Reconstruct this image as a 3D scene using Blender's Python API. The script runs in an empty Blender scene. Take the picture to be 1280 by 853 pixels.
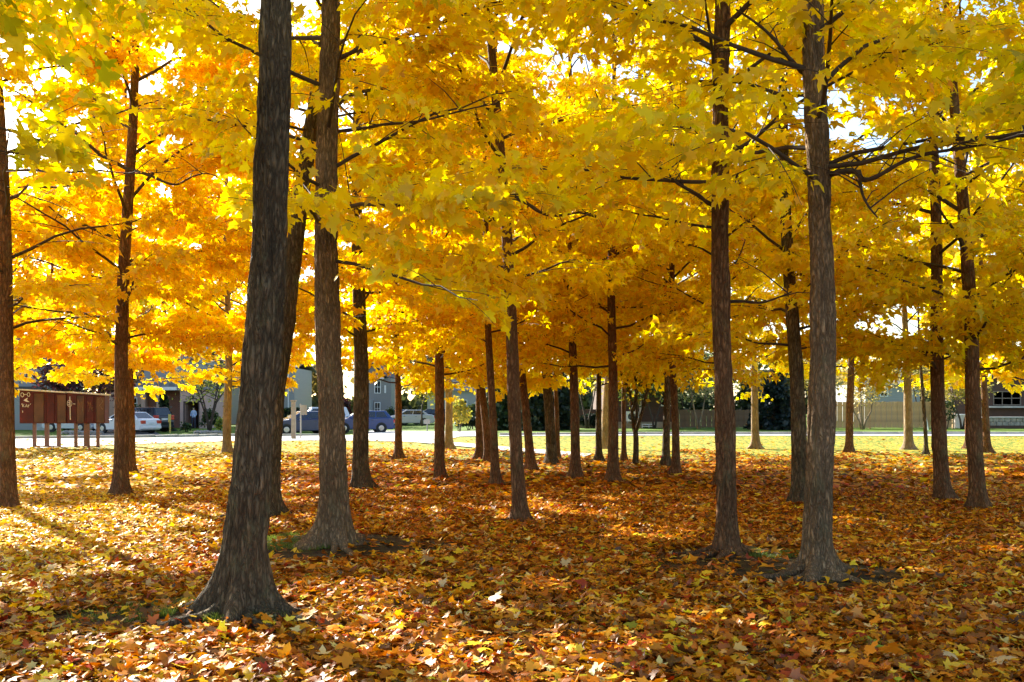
import bpy, bmesh, math, random
import numpy as np
from mathutils import Vector, Matrix

# ------------------------------------------------------------------ camera, sky, sun, exposure
scene = bpy.context.scene
C = scene.collection
CAM_H = 1.4            # lens height above the leaf litter
FPX = 1200.0           # focal length in pixels of a 1280 px wide picture
HOR = 508.0            # row of the horizon in that picture
SUN_AZ = math.radians(-37.0)   # left of the view direction
SUN_EL = math.radians(25.0)
SUN_STRENGTH = 5.0
SKY_STRENGTH = 0.09
EXPOSURE = 1.98

cam_d = bpy.data.cameras.new('camera')
cam = bpy.data.objects.new('camera', cam_d); C.objects.link(cam)
cam.location = (0, 0, CAM_H); cam.rotation_euler = (math.pi/2, 0, 0)
cam_d.sensor_width = 36.0; cam_d.lens = 36.0*FPX/1280.0
cam_d.shift_y = (HOR-426.5)/1280.0
cam_d.clip_start = 0.05; cam_d.clip_end = 3000
scene.camera = cam

w = bpy.data.worlds.new('World'); scene.world = w; w.use_nodes = True
nt = w.node_tree
sky = nt.nodes.new('ShaderNodeTexSky'); sky.sky_type = 'NISHITA'; sky.sun_disc = False
sky.sun_elevation = SUN_EL; sky.sun_rotation = SUN_AZ; sky.air_density = 1.0; sky.dust_density = 1.2
bg = nt.nodes['Background']; bg.inputs['Strength'].default_value = SKY_STRENGTH
nt.links.new(sky.outputs[0], bg.inputs['Color'])

sun_d = bpy.data.lights.new('sun', 'SUN'); sun_d.energy = SUN_STRENGTH; sun_d.angle = math.radians(0.53)
sun_d.color = (1.0, 0.93, 0.80)
sun = bpy.data.objects.new('sun', sun_d); C.objects.link(sun)
SUN_DIR = Vector((math.sin(SUN_AZ)*math.cos(SUN_EL), math.cos(SUN_AZ)*math.cos(SUN_EL), math.sin(SUN_EL)))
sun.rotation_euler = (-SUN_DIR).to_track_quat('-Z', 'Y').to_euler()
sun.location = SUN_DIR*100

vs = scene.view_settings
vs.view_transform = 'Standard'; vs.look = 'None'; vs.exposure = EXPOSURE; vs.gamma = 1.0
vs.use_curve_mapping = False
cy = scene.cycles
cy.max_bounces = 14; cy.diffuse_bounces = 6; cy.transmission_bounces = 12; cy.glossy_bounces = 2
cy.transparent_max_bounces = 8; cy.caustics_reflective = False; cy.caustics_refractive = False
cy.use_denoising = True
try:
    cy.denoiser = 'OPENIMAGEDENOISE'; cy.denoising_input_passes = 'RGB_ALBEDO_NORMAL'
except Exception: pass

rng = np.random.default_rng(7)
R_ = random.Random(11)

# ------------------------------------------------------------------ helpers
def tag(o, label=None, cat=None, group=None, kind=None):
    if label: o['label'] = label
    if cat: o['category'] = cat
    if group: o['group'] = group
    if kind: o['kind'] = kind
    return o

def empty(name, loc=(0,0,0), rz=0.0):
    o = bpy.data.objects.new(name, None); C.objects.link(o)
    o.location = loc; o.rotation_euler = (0,0,rz); o.empty_display_size = 0.2
    return o

def link(name, me, parent=None, loc=None):
    o = bpy.data.objects.new(name, me); C.objects.link(o)
    if parent is not None: o.parent = parent
    if loc is not None: o.location = loc
    return o

def np_mesh(name, V, faces, mat, cols=None, smooth=False):
    """faces: list of (m,k) int arrays"""
    me = bpy.data.meshes.new(name)
    V = np.ascontiguousarray(V, dtype=np.float32)
    me.vertices.add(len(V)); me.vertices.foreach_set('co', V.ravel())
    loops = np.concatenate([f.ravel() for f in faces]).astype(np.int32)
    sizes = np.concatenate([np.full(len(f), f.shape[1], dtype=np.int32) for f in faces])
    starts = np.concatenate([[0], np.cumsum(sizes)[:-1]]).astype(np.int32)
    me.loops.add(len(loops)); me.loops.foreach_set('vertex_index', loops)
    me.polygons.add(len(sizes)); me.polygons.foreach_set('loop_start', starts)
    try: me.polygons.foreach_set('loop_total', sizes)
    except Exception: pass
    if smooth: me.polygons.foreach_set('use_smooth', np.ones(len(sizes), dtype=bool))
    if cols is not None:
        a = me.color_attributes.new('leaf_colour', 'FLOAT_COLOR', 'POINT')
        c4 = np.ones((len(V),4), dtype=np.float32); c4[:,:3] = cols
        a.data.foreach_set('color', c4.ravel())
    me.materials.append(mat)
    me.update(calc_edges=True); me.validate(clean_customdata=False)
    return me

class MB:
    """collects boxes, prisms, tubes into one mesh"""
    def __init__(s): s.v = []; s.f = []
    def add(s, verts, faces):
        o = len(s.v); s.v += [tuple(p) for p in verts]; s.f += [tuple(i+o for i in f) for f in faces]; return s
    def box(s, x0, x1, y0, y1, z0, z1):
        return s.add([(x0,y0,z0),(x1,y0,z0),(x1,y1,z0),(x0,y1,z0),(x0,y0,z1),(x1,y0,z1),(x1,y1,z1),(x0,y1,z1)],
                     [(0,3,2,1),(4,5,6,7),(0,1,5,4),(1,2,6,5),(2,3,7,6),(3,0,4,7)])
    def prism(s, poly, y0, y1):
        """poly: (x,z) outline, extruded in y"""
        n = len(poly)
        vv = [(x,y0,z) for x,z in poly]+[(x,y1,z) for x,z in poly]
        ff = [tuple(range(n)), tuple(range(2*n-1, n-1, -1))]
        ff += [(i, i+n, (i+1)%n+n, (i+1)%n) for i in range(n)]
        return s.add(vv, ff)
    def tube(s, pts, rad, sides=8, cap=True):
        V, F = tube(np.array(pts, float), np.array(rad, float), sides)
        s.add([tuple(p) for p in V], [tuple(f) for f in F])
        if cap:
            n = len(pts); o = len(s.v)-len(V)
            s.f.append(tuple(o+i for i in range(sides))[::-1]); s.f.append(tuple(o+(n-1)*sides+i for i in range(sides)))
        return s
    def mesh(s, name, mat, bevel=0, smooth=False):
        me = bpy.data.meshes.new(name); me.from_pydata(s.v, [], s.f)
        bm = bmesh.new(); bm.from_mesh(me)
        bmesh.ops.recalc_face_normals(bm, faces=bm.faces)
        if bevel:
            bmesh.ops.bevel(bm, geom=bm.edges[:], offset=bevel, segments=2, affect='EDGES', profile=0.6, clamp_overlap=True)
        bm.to_mesh(me); bm.free()
        if smooth: me.polygons.foreach_set('use_smooth', [True]*len(me.polygons))
        me.materials.append(mat); me.update()
        return me
    def build(s, name, mat, parent=None, bevel=0, smooth=False):
        return link(name, s.mesh(name, mat, bevel, smooth), parent)

def tube(P, rad, sides):
    n = len(P)
    T = np.gradient(P, axis=0); T /= np.linalg.norm(T, axis=1)[:,None]+1e-9
    ref = np.array([0.0,0.0,1.0]) if abs(T[:,2]).mean() < 0.8 else np.array([1.0,0.0,0.0])
    A = np.cross(T, ref); A /= np.linalg.norm(A, axis=1)[:,None]+1e-9
    B = np.cross(T, A)
    th = np.linspace(0, 2*np.pi, sides, endpoint=False)
    V = P[:,None,:] + rad[:,None,None]*(np.cos(th)[None,:,None]*A[:,None,:] + np.sin(th)[None,:,None]*B[:,None,:])
    i = np.arange(n-1)[:,None]*sides; j = np.arange(sides)[None,:]; k = (j+1) % sides
    F = np.stack([i+j, i+k, i+sides+k, i+sides+j], axis=-1).reshape(-1,4)
    return V.reshape(-1,3), F

def _hash(i, j, seed):
    h = (i.astype(np.int64)*374761393 + j.astype(np.int64)*668265263 + seed*1442695041) & 0x7fffffff
    h = ((h ^ (h >> 13))*1274126177) & 0x7fffffff
    return ((h ^ (h >> 16)) & 0xffff)/65535.0
def vnoise(x, y, seed=0, px=0):
    """value noise 0..1; px > 0: periodic in x with that period"""
    x = np.asarray(x, float); y = np.asarray(y, float)
    i = np.floor(x); j = np.floor(y); u = x-i; v = y-j
    u = u*u*(3-2*u); v = v*v*(3-2*v)
    i0, i1 = i, i+1
    if px: i0 = np.mod(i0, px); i1 = np.mod(i1, px)
    a = _hash(i0,j,seed); b = _hash(i1,j,seed); c = _hash(i0,j+1,seed); d = _hash(i1,j+1,seed)
    return (a*(1-u)+b*u)*(1-v)+(c*(1-u)+d*u)*v

def sstep(t):
    t = np.clip(t, 0, 1); return t*t*(3-2*t)

MOUNDS = []     # (x, y, radius, height) of the raised root plates
def terr(x, y):
    """height of the ground"""
    x = np.asarray(x, float); y = np.asarray(y, float)
    z = -0.45*sstep((y-34)/32)*sstep((6-x)/20)
    for mx, my, r, h in MOUNDS:
        z = z + h*np.exp(-((x-mx)**2+(y-my)**2)/(r*r))
    return z
def ground_at(px, row):
    """point of the ground seen at a pixel of the 1280 px photograph"""
    d = 1680.0/(row-HOR)
    for _ in range(40):
        x = (px-640)/FPX*d
        d = 0.5*d + 0.5*FPX*(CAM_H-float(terr(x, d)))/(row-HOR)
    x = (px-640)/FPX*d
    return x, d, float(terr(x, d))
def at(px, row, d):
    return ((px-640)/FPX*d, d, CAM_H+(HOR-row)/FPX*d)

# ------------------------------------------------------------------ materials
def new_mat(name):
    m = bpy.data.materials.new(name); m.use_nodes = True
    return m, m.node_tree.nodes, m.node_tree.links, m.node_tree.nodes['Principled BSDF']

def plain(name, col, rough=0.6, metal=0.0, var=0.12, scale=6.0, bump=0.0, coat=0.0, spec=0.5):
    """a colour with a little uneven tone and relief"""
    m, N, L, p = new_mat(name)
    p.inputs['Roughness'].default_value = rough; p.inputs['Metallic'].default_value = metal
    p.inputs['Coat Weight'].default_value = coat; p.inputs['Specular IOR Level'].default_value = spec
    tc = N.new('ShaderNodeTexCoord'); no = N.new('ShaderNodeTexNoise')
    no.inputs['Scale'].default_value = scale; no.inputs['Detail'].default_value = 6
    L.new(tc.outputs['Object'], no.inputs['Vector'])
    cr = N.new('ShaderNodeValToRGB')
    cr.color_ramp.elements[0].position = 0.3; cr.color_ramp.elements[1].position = 0.7
    cr.color_ramp.elements[0].color = (*[c*(1-var) for c in col], 1); cr.color_ramp.elements[1].color = (*[min(1,c*(1+var)) for c in col], 1)
    L.new(no.outputs['Fac'], cr.inputs['Fac']); L.new(cr.outputs['Color'], p.inputs['Base Color'])
    if bump:
        b = N.new('ShaderNodeBump'); b.inputs['Strength'].default_value = bump; b.inputs['Distance'].default_value = 0.02
        L.new(no.outputs['Fac'], b.inputs['Height']); L.new(b.outputs['Normal'], p.inputs['Normal'])
    return m

def leaf_mat(name, trans=0.55, gloss=0.05, warm=1.0, attr='leaf_colour'):
    m, N, L, p = new_mat(name); N.remove(p); out = N['Material Output']
    at_ = N.new('ShaderNodeAttribute'); at_.attribute_name = attr
    d = N.new('ShaderNodeBsdfDiffuse'); t = N.new('ShaderNodeBsdfTranslucent')
    L.new(at_.outputs['Color'], d.inputs['Color'])
    g2 = N.new('ShaderNodeHueSaturation'); g2.inputs['Saturation'].default_value = 1.05; g2.inputs['Value'].default_value = warm
    L.new(at_.outputs['Color'], g2.inputs['Color']); L.new(g2.outputs['Color'], t.inputs['Color'])
    mx = N.new('ShaderNodeMixShader'); mx.inputs[0].default_value = trans
    L.new(d.outputs[0], mx.inputs[1]); L.new(t.outputs[0], mx.inputs[2])
    gl = N.new('ShaderNodeBsdfGlossy'); gl.inputs['Roughness'].default_value = 0.42
    m2 = N.new('ShaderNodeMixShader'); m2.inputs[0].default_value = gloss
    L.new(mx.outputs[0], m2.inputs[1]); L.new(gl.outputs[0], m2.inputs[2]); L.new(m2.outputs[0], out.inputs['Surface'])
    return m

def bark_mat(name, light, dark, sx=26.0, sz=4.0, bump=0.9):
    m, N, L, p = new_mat(name)
    p.inputs['Roughness'].default_value = 0.92; p.inputs['Specular IOR Level'].default_value = 0.2
    tc = N.new('ShaderNodeTexCoord')
    mp = N.new('ShaderNodeMapping'); mp.inputs['Scale'].default_value = (sx, sx, sz)
    L.new(tc.outputs['Object'], mp.inputs['Vector'])
    nz = N.new('ShaderNodeTexNoise'); nz.inputs['Scale'].default_value = 1.3; nz.inputs['Detail'].default_value = 5
    L.new(mp.outputs['Vector'], nz.inputs['Vector'])
    mixv = N.new('ShaderNodeVectorMath'); mixv.operation = 'MULTIPLY_ADD'
    mixv.inputs[1].default_value = (0.9,0.9,0.9)
    L.new(nz.outputs['Color'], mixv.inputs[0]); L.new(mp.outputs['Vector'], mixv.inputs[2])
    rn = N.new('ShaderNodeTexNoise'); rn.inputs['Scale'].default_value = 0.55; rn.inputs['Detail'].default_value = 3; rn.inputs['Roughness'].default_value = 0.55; rn.inputs['Distortion'].default_value = 0.6
    L.new(mixv.outputs[0], rn.inputs['Vector'])
    sb = N.new('ShaderNodeMath'); sb.operation = 'SUBTRACT'; sb.inputs[1].default_value = 0.5; L.new(rn.outputs['Fac'], sb.inputs[0])
    ab = N.new('ShaderNodeMath'); ab.operation = 'ABSOLUTE'; L.new(sb.outputs[0], ab.inputs[0])
    vo = N.new('ShaderNodeTexVoronoi'); vo.feature = 'DISTANCE_TO_EDGE'; vo.inputs['Scale'].default_value = 0.6; vo.inputs['Randomness'].default_value = 1.0
    L.new(mixv.outputs[0], vo.inputs['Vector'])
    v2 = N.new('ShaderNodeMath'); v2.operation = 'MULTIPLY'; v2.inputs[1].default_value = 0.27; L.new(vo.outputs['Distance'], v2.inputs[0])
    mn = N.new('ShaderNodeMath'); mn.operation = 'SMOOTH_MIN'; mn.inputs[2].default_value = 0.05; L.new(ab.outputs[0], mn.inputs[0]); L.new(v2.outputs[0], mn.inputs[1])
    r1 = N.new('ShaderNodeValToRGB'); r1.color_ramp.elements[0].position = 0.0; r1.color_ramp.elements[1].position = 0.10
    L.new(mn.outputs[0], r1.inputs['Fac'])
    big = N.new('ShaderNodeTexNoise'); big.inputs['Scale'].default_value = 2.2; big.inputs['Detail'].default_value = 6
    L.new(tc.outputs['Object'], big.inputs['Vector'])
    # height: plates x fine grain
    fine = N.new('ShaderNodeTexNoise'); fine.inputs['Scale'].default_value = 3.5; fine.inputs['Detail'].default_value = 8
    L.new(mp.outputs['Vector'], fine.inputs['Vector'])
    mul = N.new('ShaderNodeMath'); mul.operation = 'MULTIPLY_ADD'; mul.inputs[1].default_value = 0.45
    L.new(fine.outputs['Fac'], mul.inputs[0]); L.new(r1.outputs['Color'], mul.inputs[2])
    b = N.new('ShaderNodeBump'); b.inputs['Strength'].default_value = bump; b.inputs['Distance'].default_value = 0.028
    L.new(mul.outputs[0], b.inputs['Height']); L.new(b.outputs['Normal'], p.inputs['Normal'])
    c1 = N.new('ShaderNodeMix'); c1.data_type = 'RGBA'
    c1.inputs['A'].default_value = (*dark,1); c1.inputs['B'].default_value = (*light,1)
    dv = N.new('ShaderNodeMath'); dv.operation = 'MULTIPLY'; dv.inputs[1].default_value = 0.75
    L.new(mul.outputs[0], dv.inputs[0]); L.new(dv.outputs[0], c1.inputs['Factor'])
    c2 = N.new('ShaderNodeMix'); c2.data_type = 'RGBA'; c2.blend_type = 'MULTIPLY'; c2.inputs['Factor'].default_value = 0.8
    r2 = N.new('ShaderNodeValToRGB'); r2.color_ramp.elements[0].position = 0.34; r2.color_ramp.elements[1].position = 0.66
    r2.color_ramp.elements[0].color = (0.62,0.58,0.52,1); r2.color_ramp.elements[1].color = (1.18,1.15,1.12,1)
    L.new(big.outputs['Fac'], r2.inputs['Fac'])
    L.new(c1.outputs['Result'], c2.inputs['A']); L.new(r2.outputs['Color'], c2.inputs['B'])
    li = N.new('ShaderNodeTexNoise'); li.inputs['Scale'].default_value = 3.1; li.inputs['Detail'].default_value = 7; li.inputs['Roughness'].default_value = 0.7
    mp2 = N.new('ShaderNodeMapping'); mp2.inputs['Scale'].default_value = (1.6,1.6,0.8); mp2.inputs['Location'].default_value = (7,3,1)
    L.new(tc.outputs['Object'], mp2.inputs['Vector']); L.new(mp2.outputs['Vector'], li.inputs['Vector'])
    r3 = N.new('ShaderNodeValToRGB'); r3.color_ramp.elements[0].position = 0.55; r3.color_ramp.elements[1].position = 0.72
    r3.color_ramp.elements[1].color = (0.5,0.5,0.5,1); L.new(li.outputs['Fac'], r3.inputs['Fac'])
    c3 = N.new('ShaderNodeMix'); c3.data_type = 'RGBA'; c3.inputs['B'].default_value = (0.22,0.225,0.12,1)
    L.new(r3.outputs['Color'], c3.inputs['Factor']); L.new(c2.outputs['Result'], c3.inputs['A'])
    L.new(c3.outputs['Result'], p.inputs['Base Color'])
    return m

M_LEAF = leaf_mat('maple_leaf', 0.64, 0.035, 1.12)
M_LITTER = leaf_mat('fallen_leaf', 0.22, 0.05, 1.0)
M_GREEN = leaf_mat('shrub_leaf', 0.35, 0.04, 1.1)
M_BARK_DARK = bark_mat('bark_dark', (0.29,0.225,0.145), (0.016,0.012,0.008), 40, 8.5, 1.0)
M_BARK_GREY = bark_mat('bark_grey', (0.56,0.39,0.235), (0.07,0.045,0.026), 50, 12.0, 1.0)
M_BARK_BROWN = bark_mat('bark_brown', (0.40,0.225,0.12), (0.06,0.028,0.015), 40, 9.5, 1.0)
M_BARK_PALE = bark_mat('bark_pale', (0.42,0.34,0.23), (0.17,0.12,0.08), 26, 6.0, 0.6)
M_TWIG = plain('twig_bark', (0.05,0.032,0.022), 0.85, var=0.3, scale=9)
M_CONIFER = leaf_mat('conifer_needle', 0.12, 0.03, 1.0)
# ------------------------------------------------------------------ leaves
def _leaf_outline(half, tip=1.0):
    pts = [(0.0,0.0)] + half + [(0.0,tip)] + [(-x,y) for x,y in half[::-1]]
    return pts
def _template(half, centre=True):
    o = _leaf_outline(half); n = len(o)
    if centre:
        V = np.array(o+[(0.0,0.34)]); F = np.array([(i,(i+1)%n,n) for i in range(n)])
    else:
        V = np.array(o); F = np.array([(0,i,i+1) for i in range(1,n-1)])
    V = np.column_stack([V, np.zeros(len(V))]); V[:,1] -= 0.0
    return V, F
LEAF_HI = _template([(0.10,-0.05),(0.31,-0.10),(0.25,0.10),(0.46,0.13),(0.56,0.36),(0.38,0.40),(0.17,0.46),(0.26,0.66),(0.12,0.74)])
LEAF_MID = _template([(0.30,-0.07),(0.24,0.12),(0.55,0.33),(0.17,0.45),(0.20,0.70)])
LEAF_LO = _template([(0.50,0.22),(0.18,0.44)], centre=False)
LEAF_FAR = (np.array([(0,0,0),(0.46,0.36,0),(0,1,0),(-0.46,0.36,0)], float), np.array([(0,1,2),(0,2,3)]))
TEMPL = [LEAF_HI, LEAF_MID, LEAF_LO, LEAF_FAR]

def leaf_geo(P, T, Nn, S, curl, templ):
    """P origin, T tip direction, Nn normal, S size, curl -> verts (N*k,3), faces"""
    V, F = templ; N = len(P); k = len(V)
    B = np.cross(T, Nn)
    z = -(V[None,:,0]**2*1.2 + (V[None,:,1]-0.3)**2*0.7)*curl[:,None] + np.abs(V[None,:,0])*0.35*curl[:,None]
    W = P[:,None,:] + S[:,None,None]*(V[None,:,0,None]*B[:,None,:] + V[None,:,1,None]*T[:,None,:] + z[:,:,None]*Nn[:,None,:])
    FF = F[None,:,:] + (np.arange(N)*k)[:,None,None]
    return W.reshape(-1,3), FF.reshape(-1,3), k

def unit(a): return a/(np.linalg.norm(a, axis=-1, keepdims=True)+1e-9)

# palettes: list of (weight, linear colour)
PAL = {
 'gold':  [(5,(0.94,0.74,0.014)),(3,(0.93,0.67,0.011)),(2,(0.94,0.79,0.02)),(1,(0.80,0.50,0.010))],
 'orange':[(5,(0.94,0.70,0.012)),(4,(0.94,0.64,0.010)),(2,(0.94,0.75,0.018)),(1,(0.86,0.52,0.008))],
 'yellow':[(5,(0.93,0.74,0.016)),(3,(0.93,0.68,0.012)),(2,(0.88,0.76,0.024)),(1,(0.66,0.62,0.025))],
 'lime':  [(4,(0.88,0.77,0.026)),(3,(0.72,0.69,0.026)),(0.9,(0.46,0.51,0.024)),(3,(0.92,0.74,0.018))],
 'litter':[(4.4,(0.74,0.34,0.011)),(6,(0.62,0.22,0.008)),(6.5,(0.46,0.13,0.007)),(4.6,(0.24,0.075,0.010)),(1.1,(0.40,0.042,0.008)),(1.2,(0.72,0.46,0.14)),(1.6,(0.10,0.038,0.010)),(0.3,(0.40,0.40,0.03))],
 'litter_sunlit_gold':[(9,(0.87,0.60,0.028)),(5,(0.80,0.47,0.018)),(2.2,(0.58,0.24,0.012)),(1.2,(0.26,0.09,0.013)),(0.4,(0.42,0.05,0.010)),(4.0,(0.82,0.63,0.25)),(0.8,(0.11,0.045,0.012)),(0.4,(0.40,0.40,0.03))],
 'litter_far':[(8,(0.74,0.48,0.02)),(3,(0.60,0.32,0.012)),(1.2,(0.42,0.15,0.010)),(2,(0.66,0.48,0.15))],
}
def colours(pal, n, r, var=0.14):
    w = np.array([a for a,_ in PAL[pal]], float); c = np.array([b for _,b in PAL[pal]])
    k = r.choice(len(w), size=n, p=w/w.sum())
    return np.clip(c[k]*(1+var*r.standard_normal((n,1)))*(1+0.05*r.standard_normal((n,3))), 0.004, 0.95)

# ---- which spots of the ground the sun reaches (gaps between the crowns)
def lit_chance(gx, gy):
    ok = gy > 1.0
    y = np.where(ok, gy, 1.0)
    px = 640+FPX*gx/y; row = HOR+1680.0/y
    p = np.full(gx.shape, 0.10)
    L = px < 280
    p = np.where(L & (row < 598), 0.85, p)
    p = np.where(L & (row >= 598) & (row < 634) & (px > 80), 0.10, p)
    p = np.where(L & (row >= 598) & (row < 634) & (px <= 80), 0.6, p)
    p = np.where(L & (row >= 634) & (row < 730), 0.93, p)
    p = np.where(L & (row >= 730), 0.72, p)
    Cn = (px >= 280) & (px < 720)
    p = np.where(Cn & (row < 592), 0.65, p)
    p = np.where(Cn & (row >= 592) & (row < 732), 0.03, p)
    p = np.where(Cn & (row >= 732), 0.58, p)
    p = np.where((px < 400) & (px >= 280) & (row > 645) & (row < 690), 0.5, p)
    Rr = px >= 720
    p = np.where(Rr & (row < 578), 0.65, p)
    p = np.where(Rr & (row >= 578) & (row < 592) & (px > 860), 0.55, p)
    p = np.where(Rr & (row >= 592) & (row < 740), 0.03, p)
    p = np.where((px > 1120) & (px < 1290) & (row >= 645) & (row < 705), 0.22, p)
    p = np.where(Rr & (row >= 740), 0.22, p)
    p = np.where((px > 720) & (px < 900) & (row >= 765), 0.42, p)
    return np.where(ok, p, 0.15)
CAN = math.cos(SUN_EL)/math.sin(SUN_EL)
SDX, SDY = math.sin(SUN_AZ), math.cos(SUN_AZ)
def sun_gap(P):
    """True where a leaf would stand in a gap the sun shines through"""
    gx = P[:,0]-SDX*CAN*P[:,2]; gy = P[:,1]-SDY*CAN*P[:,2]
    p = lit_chance(gx, gy)
    n = 0.62*vnoise(gx*0.75, gy*0.75, 3)+0.38*vnoise(gx*2.0, gy*2.0, 5)
    n = np.clip((n-0.22)/0.56, 0, 1)
    return (n < p) & (gy > 1.0)

GUARD = []      # stems kept clear of leaves in front of them: (x0, x1, distance, z_low, z_high), a wedge towards the viewer's path
def in_guard(P):
    g = np.zeros(len(P), bool)
    for x, hw, d, z0, z1, pr in GUARD:
        s = P[:,1]/d
        g |= (P[:,1] < d-0.05) & (P[:,1] > 0.2) & (np.abs(P[:,0]-x*s) < hw*s+0.05) & (P[:,2]-CAM_H > (z0-CAM_H)*s) & (P[:,2]-CAM_H < (z1-CAM_H)*s) & (_hash(np.floor(P[:,0]*3),np.floor(P[:,2]*3),5) < pr)
    return g

LEAF_PART_MESHES = {}
def leaf_part_meshes(pal):
    if pal not in LEAF_PART_MESHES:
        r = np.random.default_rng(sum(map(ord, pal)))
        ms = []
        for k in range(10):
            V, F = LEAF_HI; c = colours(pal, 1, r)
            curl = r.uniform(0.1,0.6)
            VV = V.copy(); VV[:,2] = -(V[:,0]**2*1.2+(V[:,1]-.3)**2*.7)*curl+np.abs(V[:,0])*.35*curl
            VV[:,0] *= r.uniform(.9,1.15)
            # a short stalk
            n = len(VV); VV = np.vstack([VV, [(-.012,-.45,-.02),(.012,-.45,-.02),(.012,0.02,0),(-.012,.02,0)]])
            F2 = np.vstack([F, [(n,n+1,n+2),(n,n+2,n+3)]])
            ms.append(np_mesh('leaf', VV, [F2], M_LEAF, np.repeat(c, len(VV), 0)))
        LEAF_PART_MESHES[pal] = ms
    return LEAF_PART_MESHES[pal]

STAT = {'leaves':0, 'tris':0, 'parts':0}
def in_view(P, mx=120, my=120):
    y = np.maximum(P[:,1], 0.05)
    px = 640+FPX*P[:,0]/y; row = HOR-FPX*(P[:,2]-CAM_H)/y
    return (P[:,1] > 0.6) & (px > -mx) & (px < 1280+mx) & (row > -my)

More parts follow.
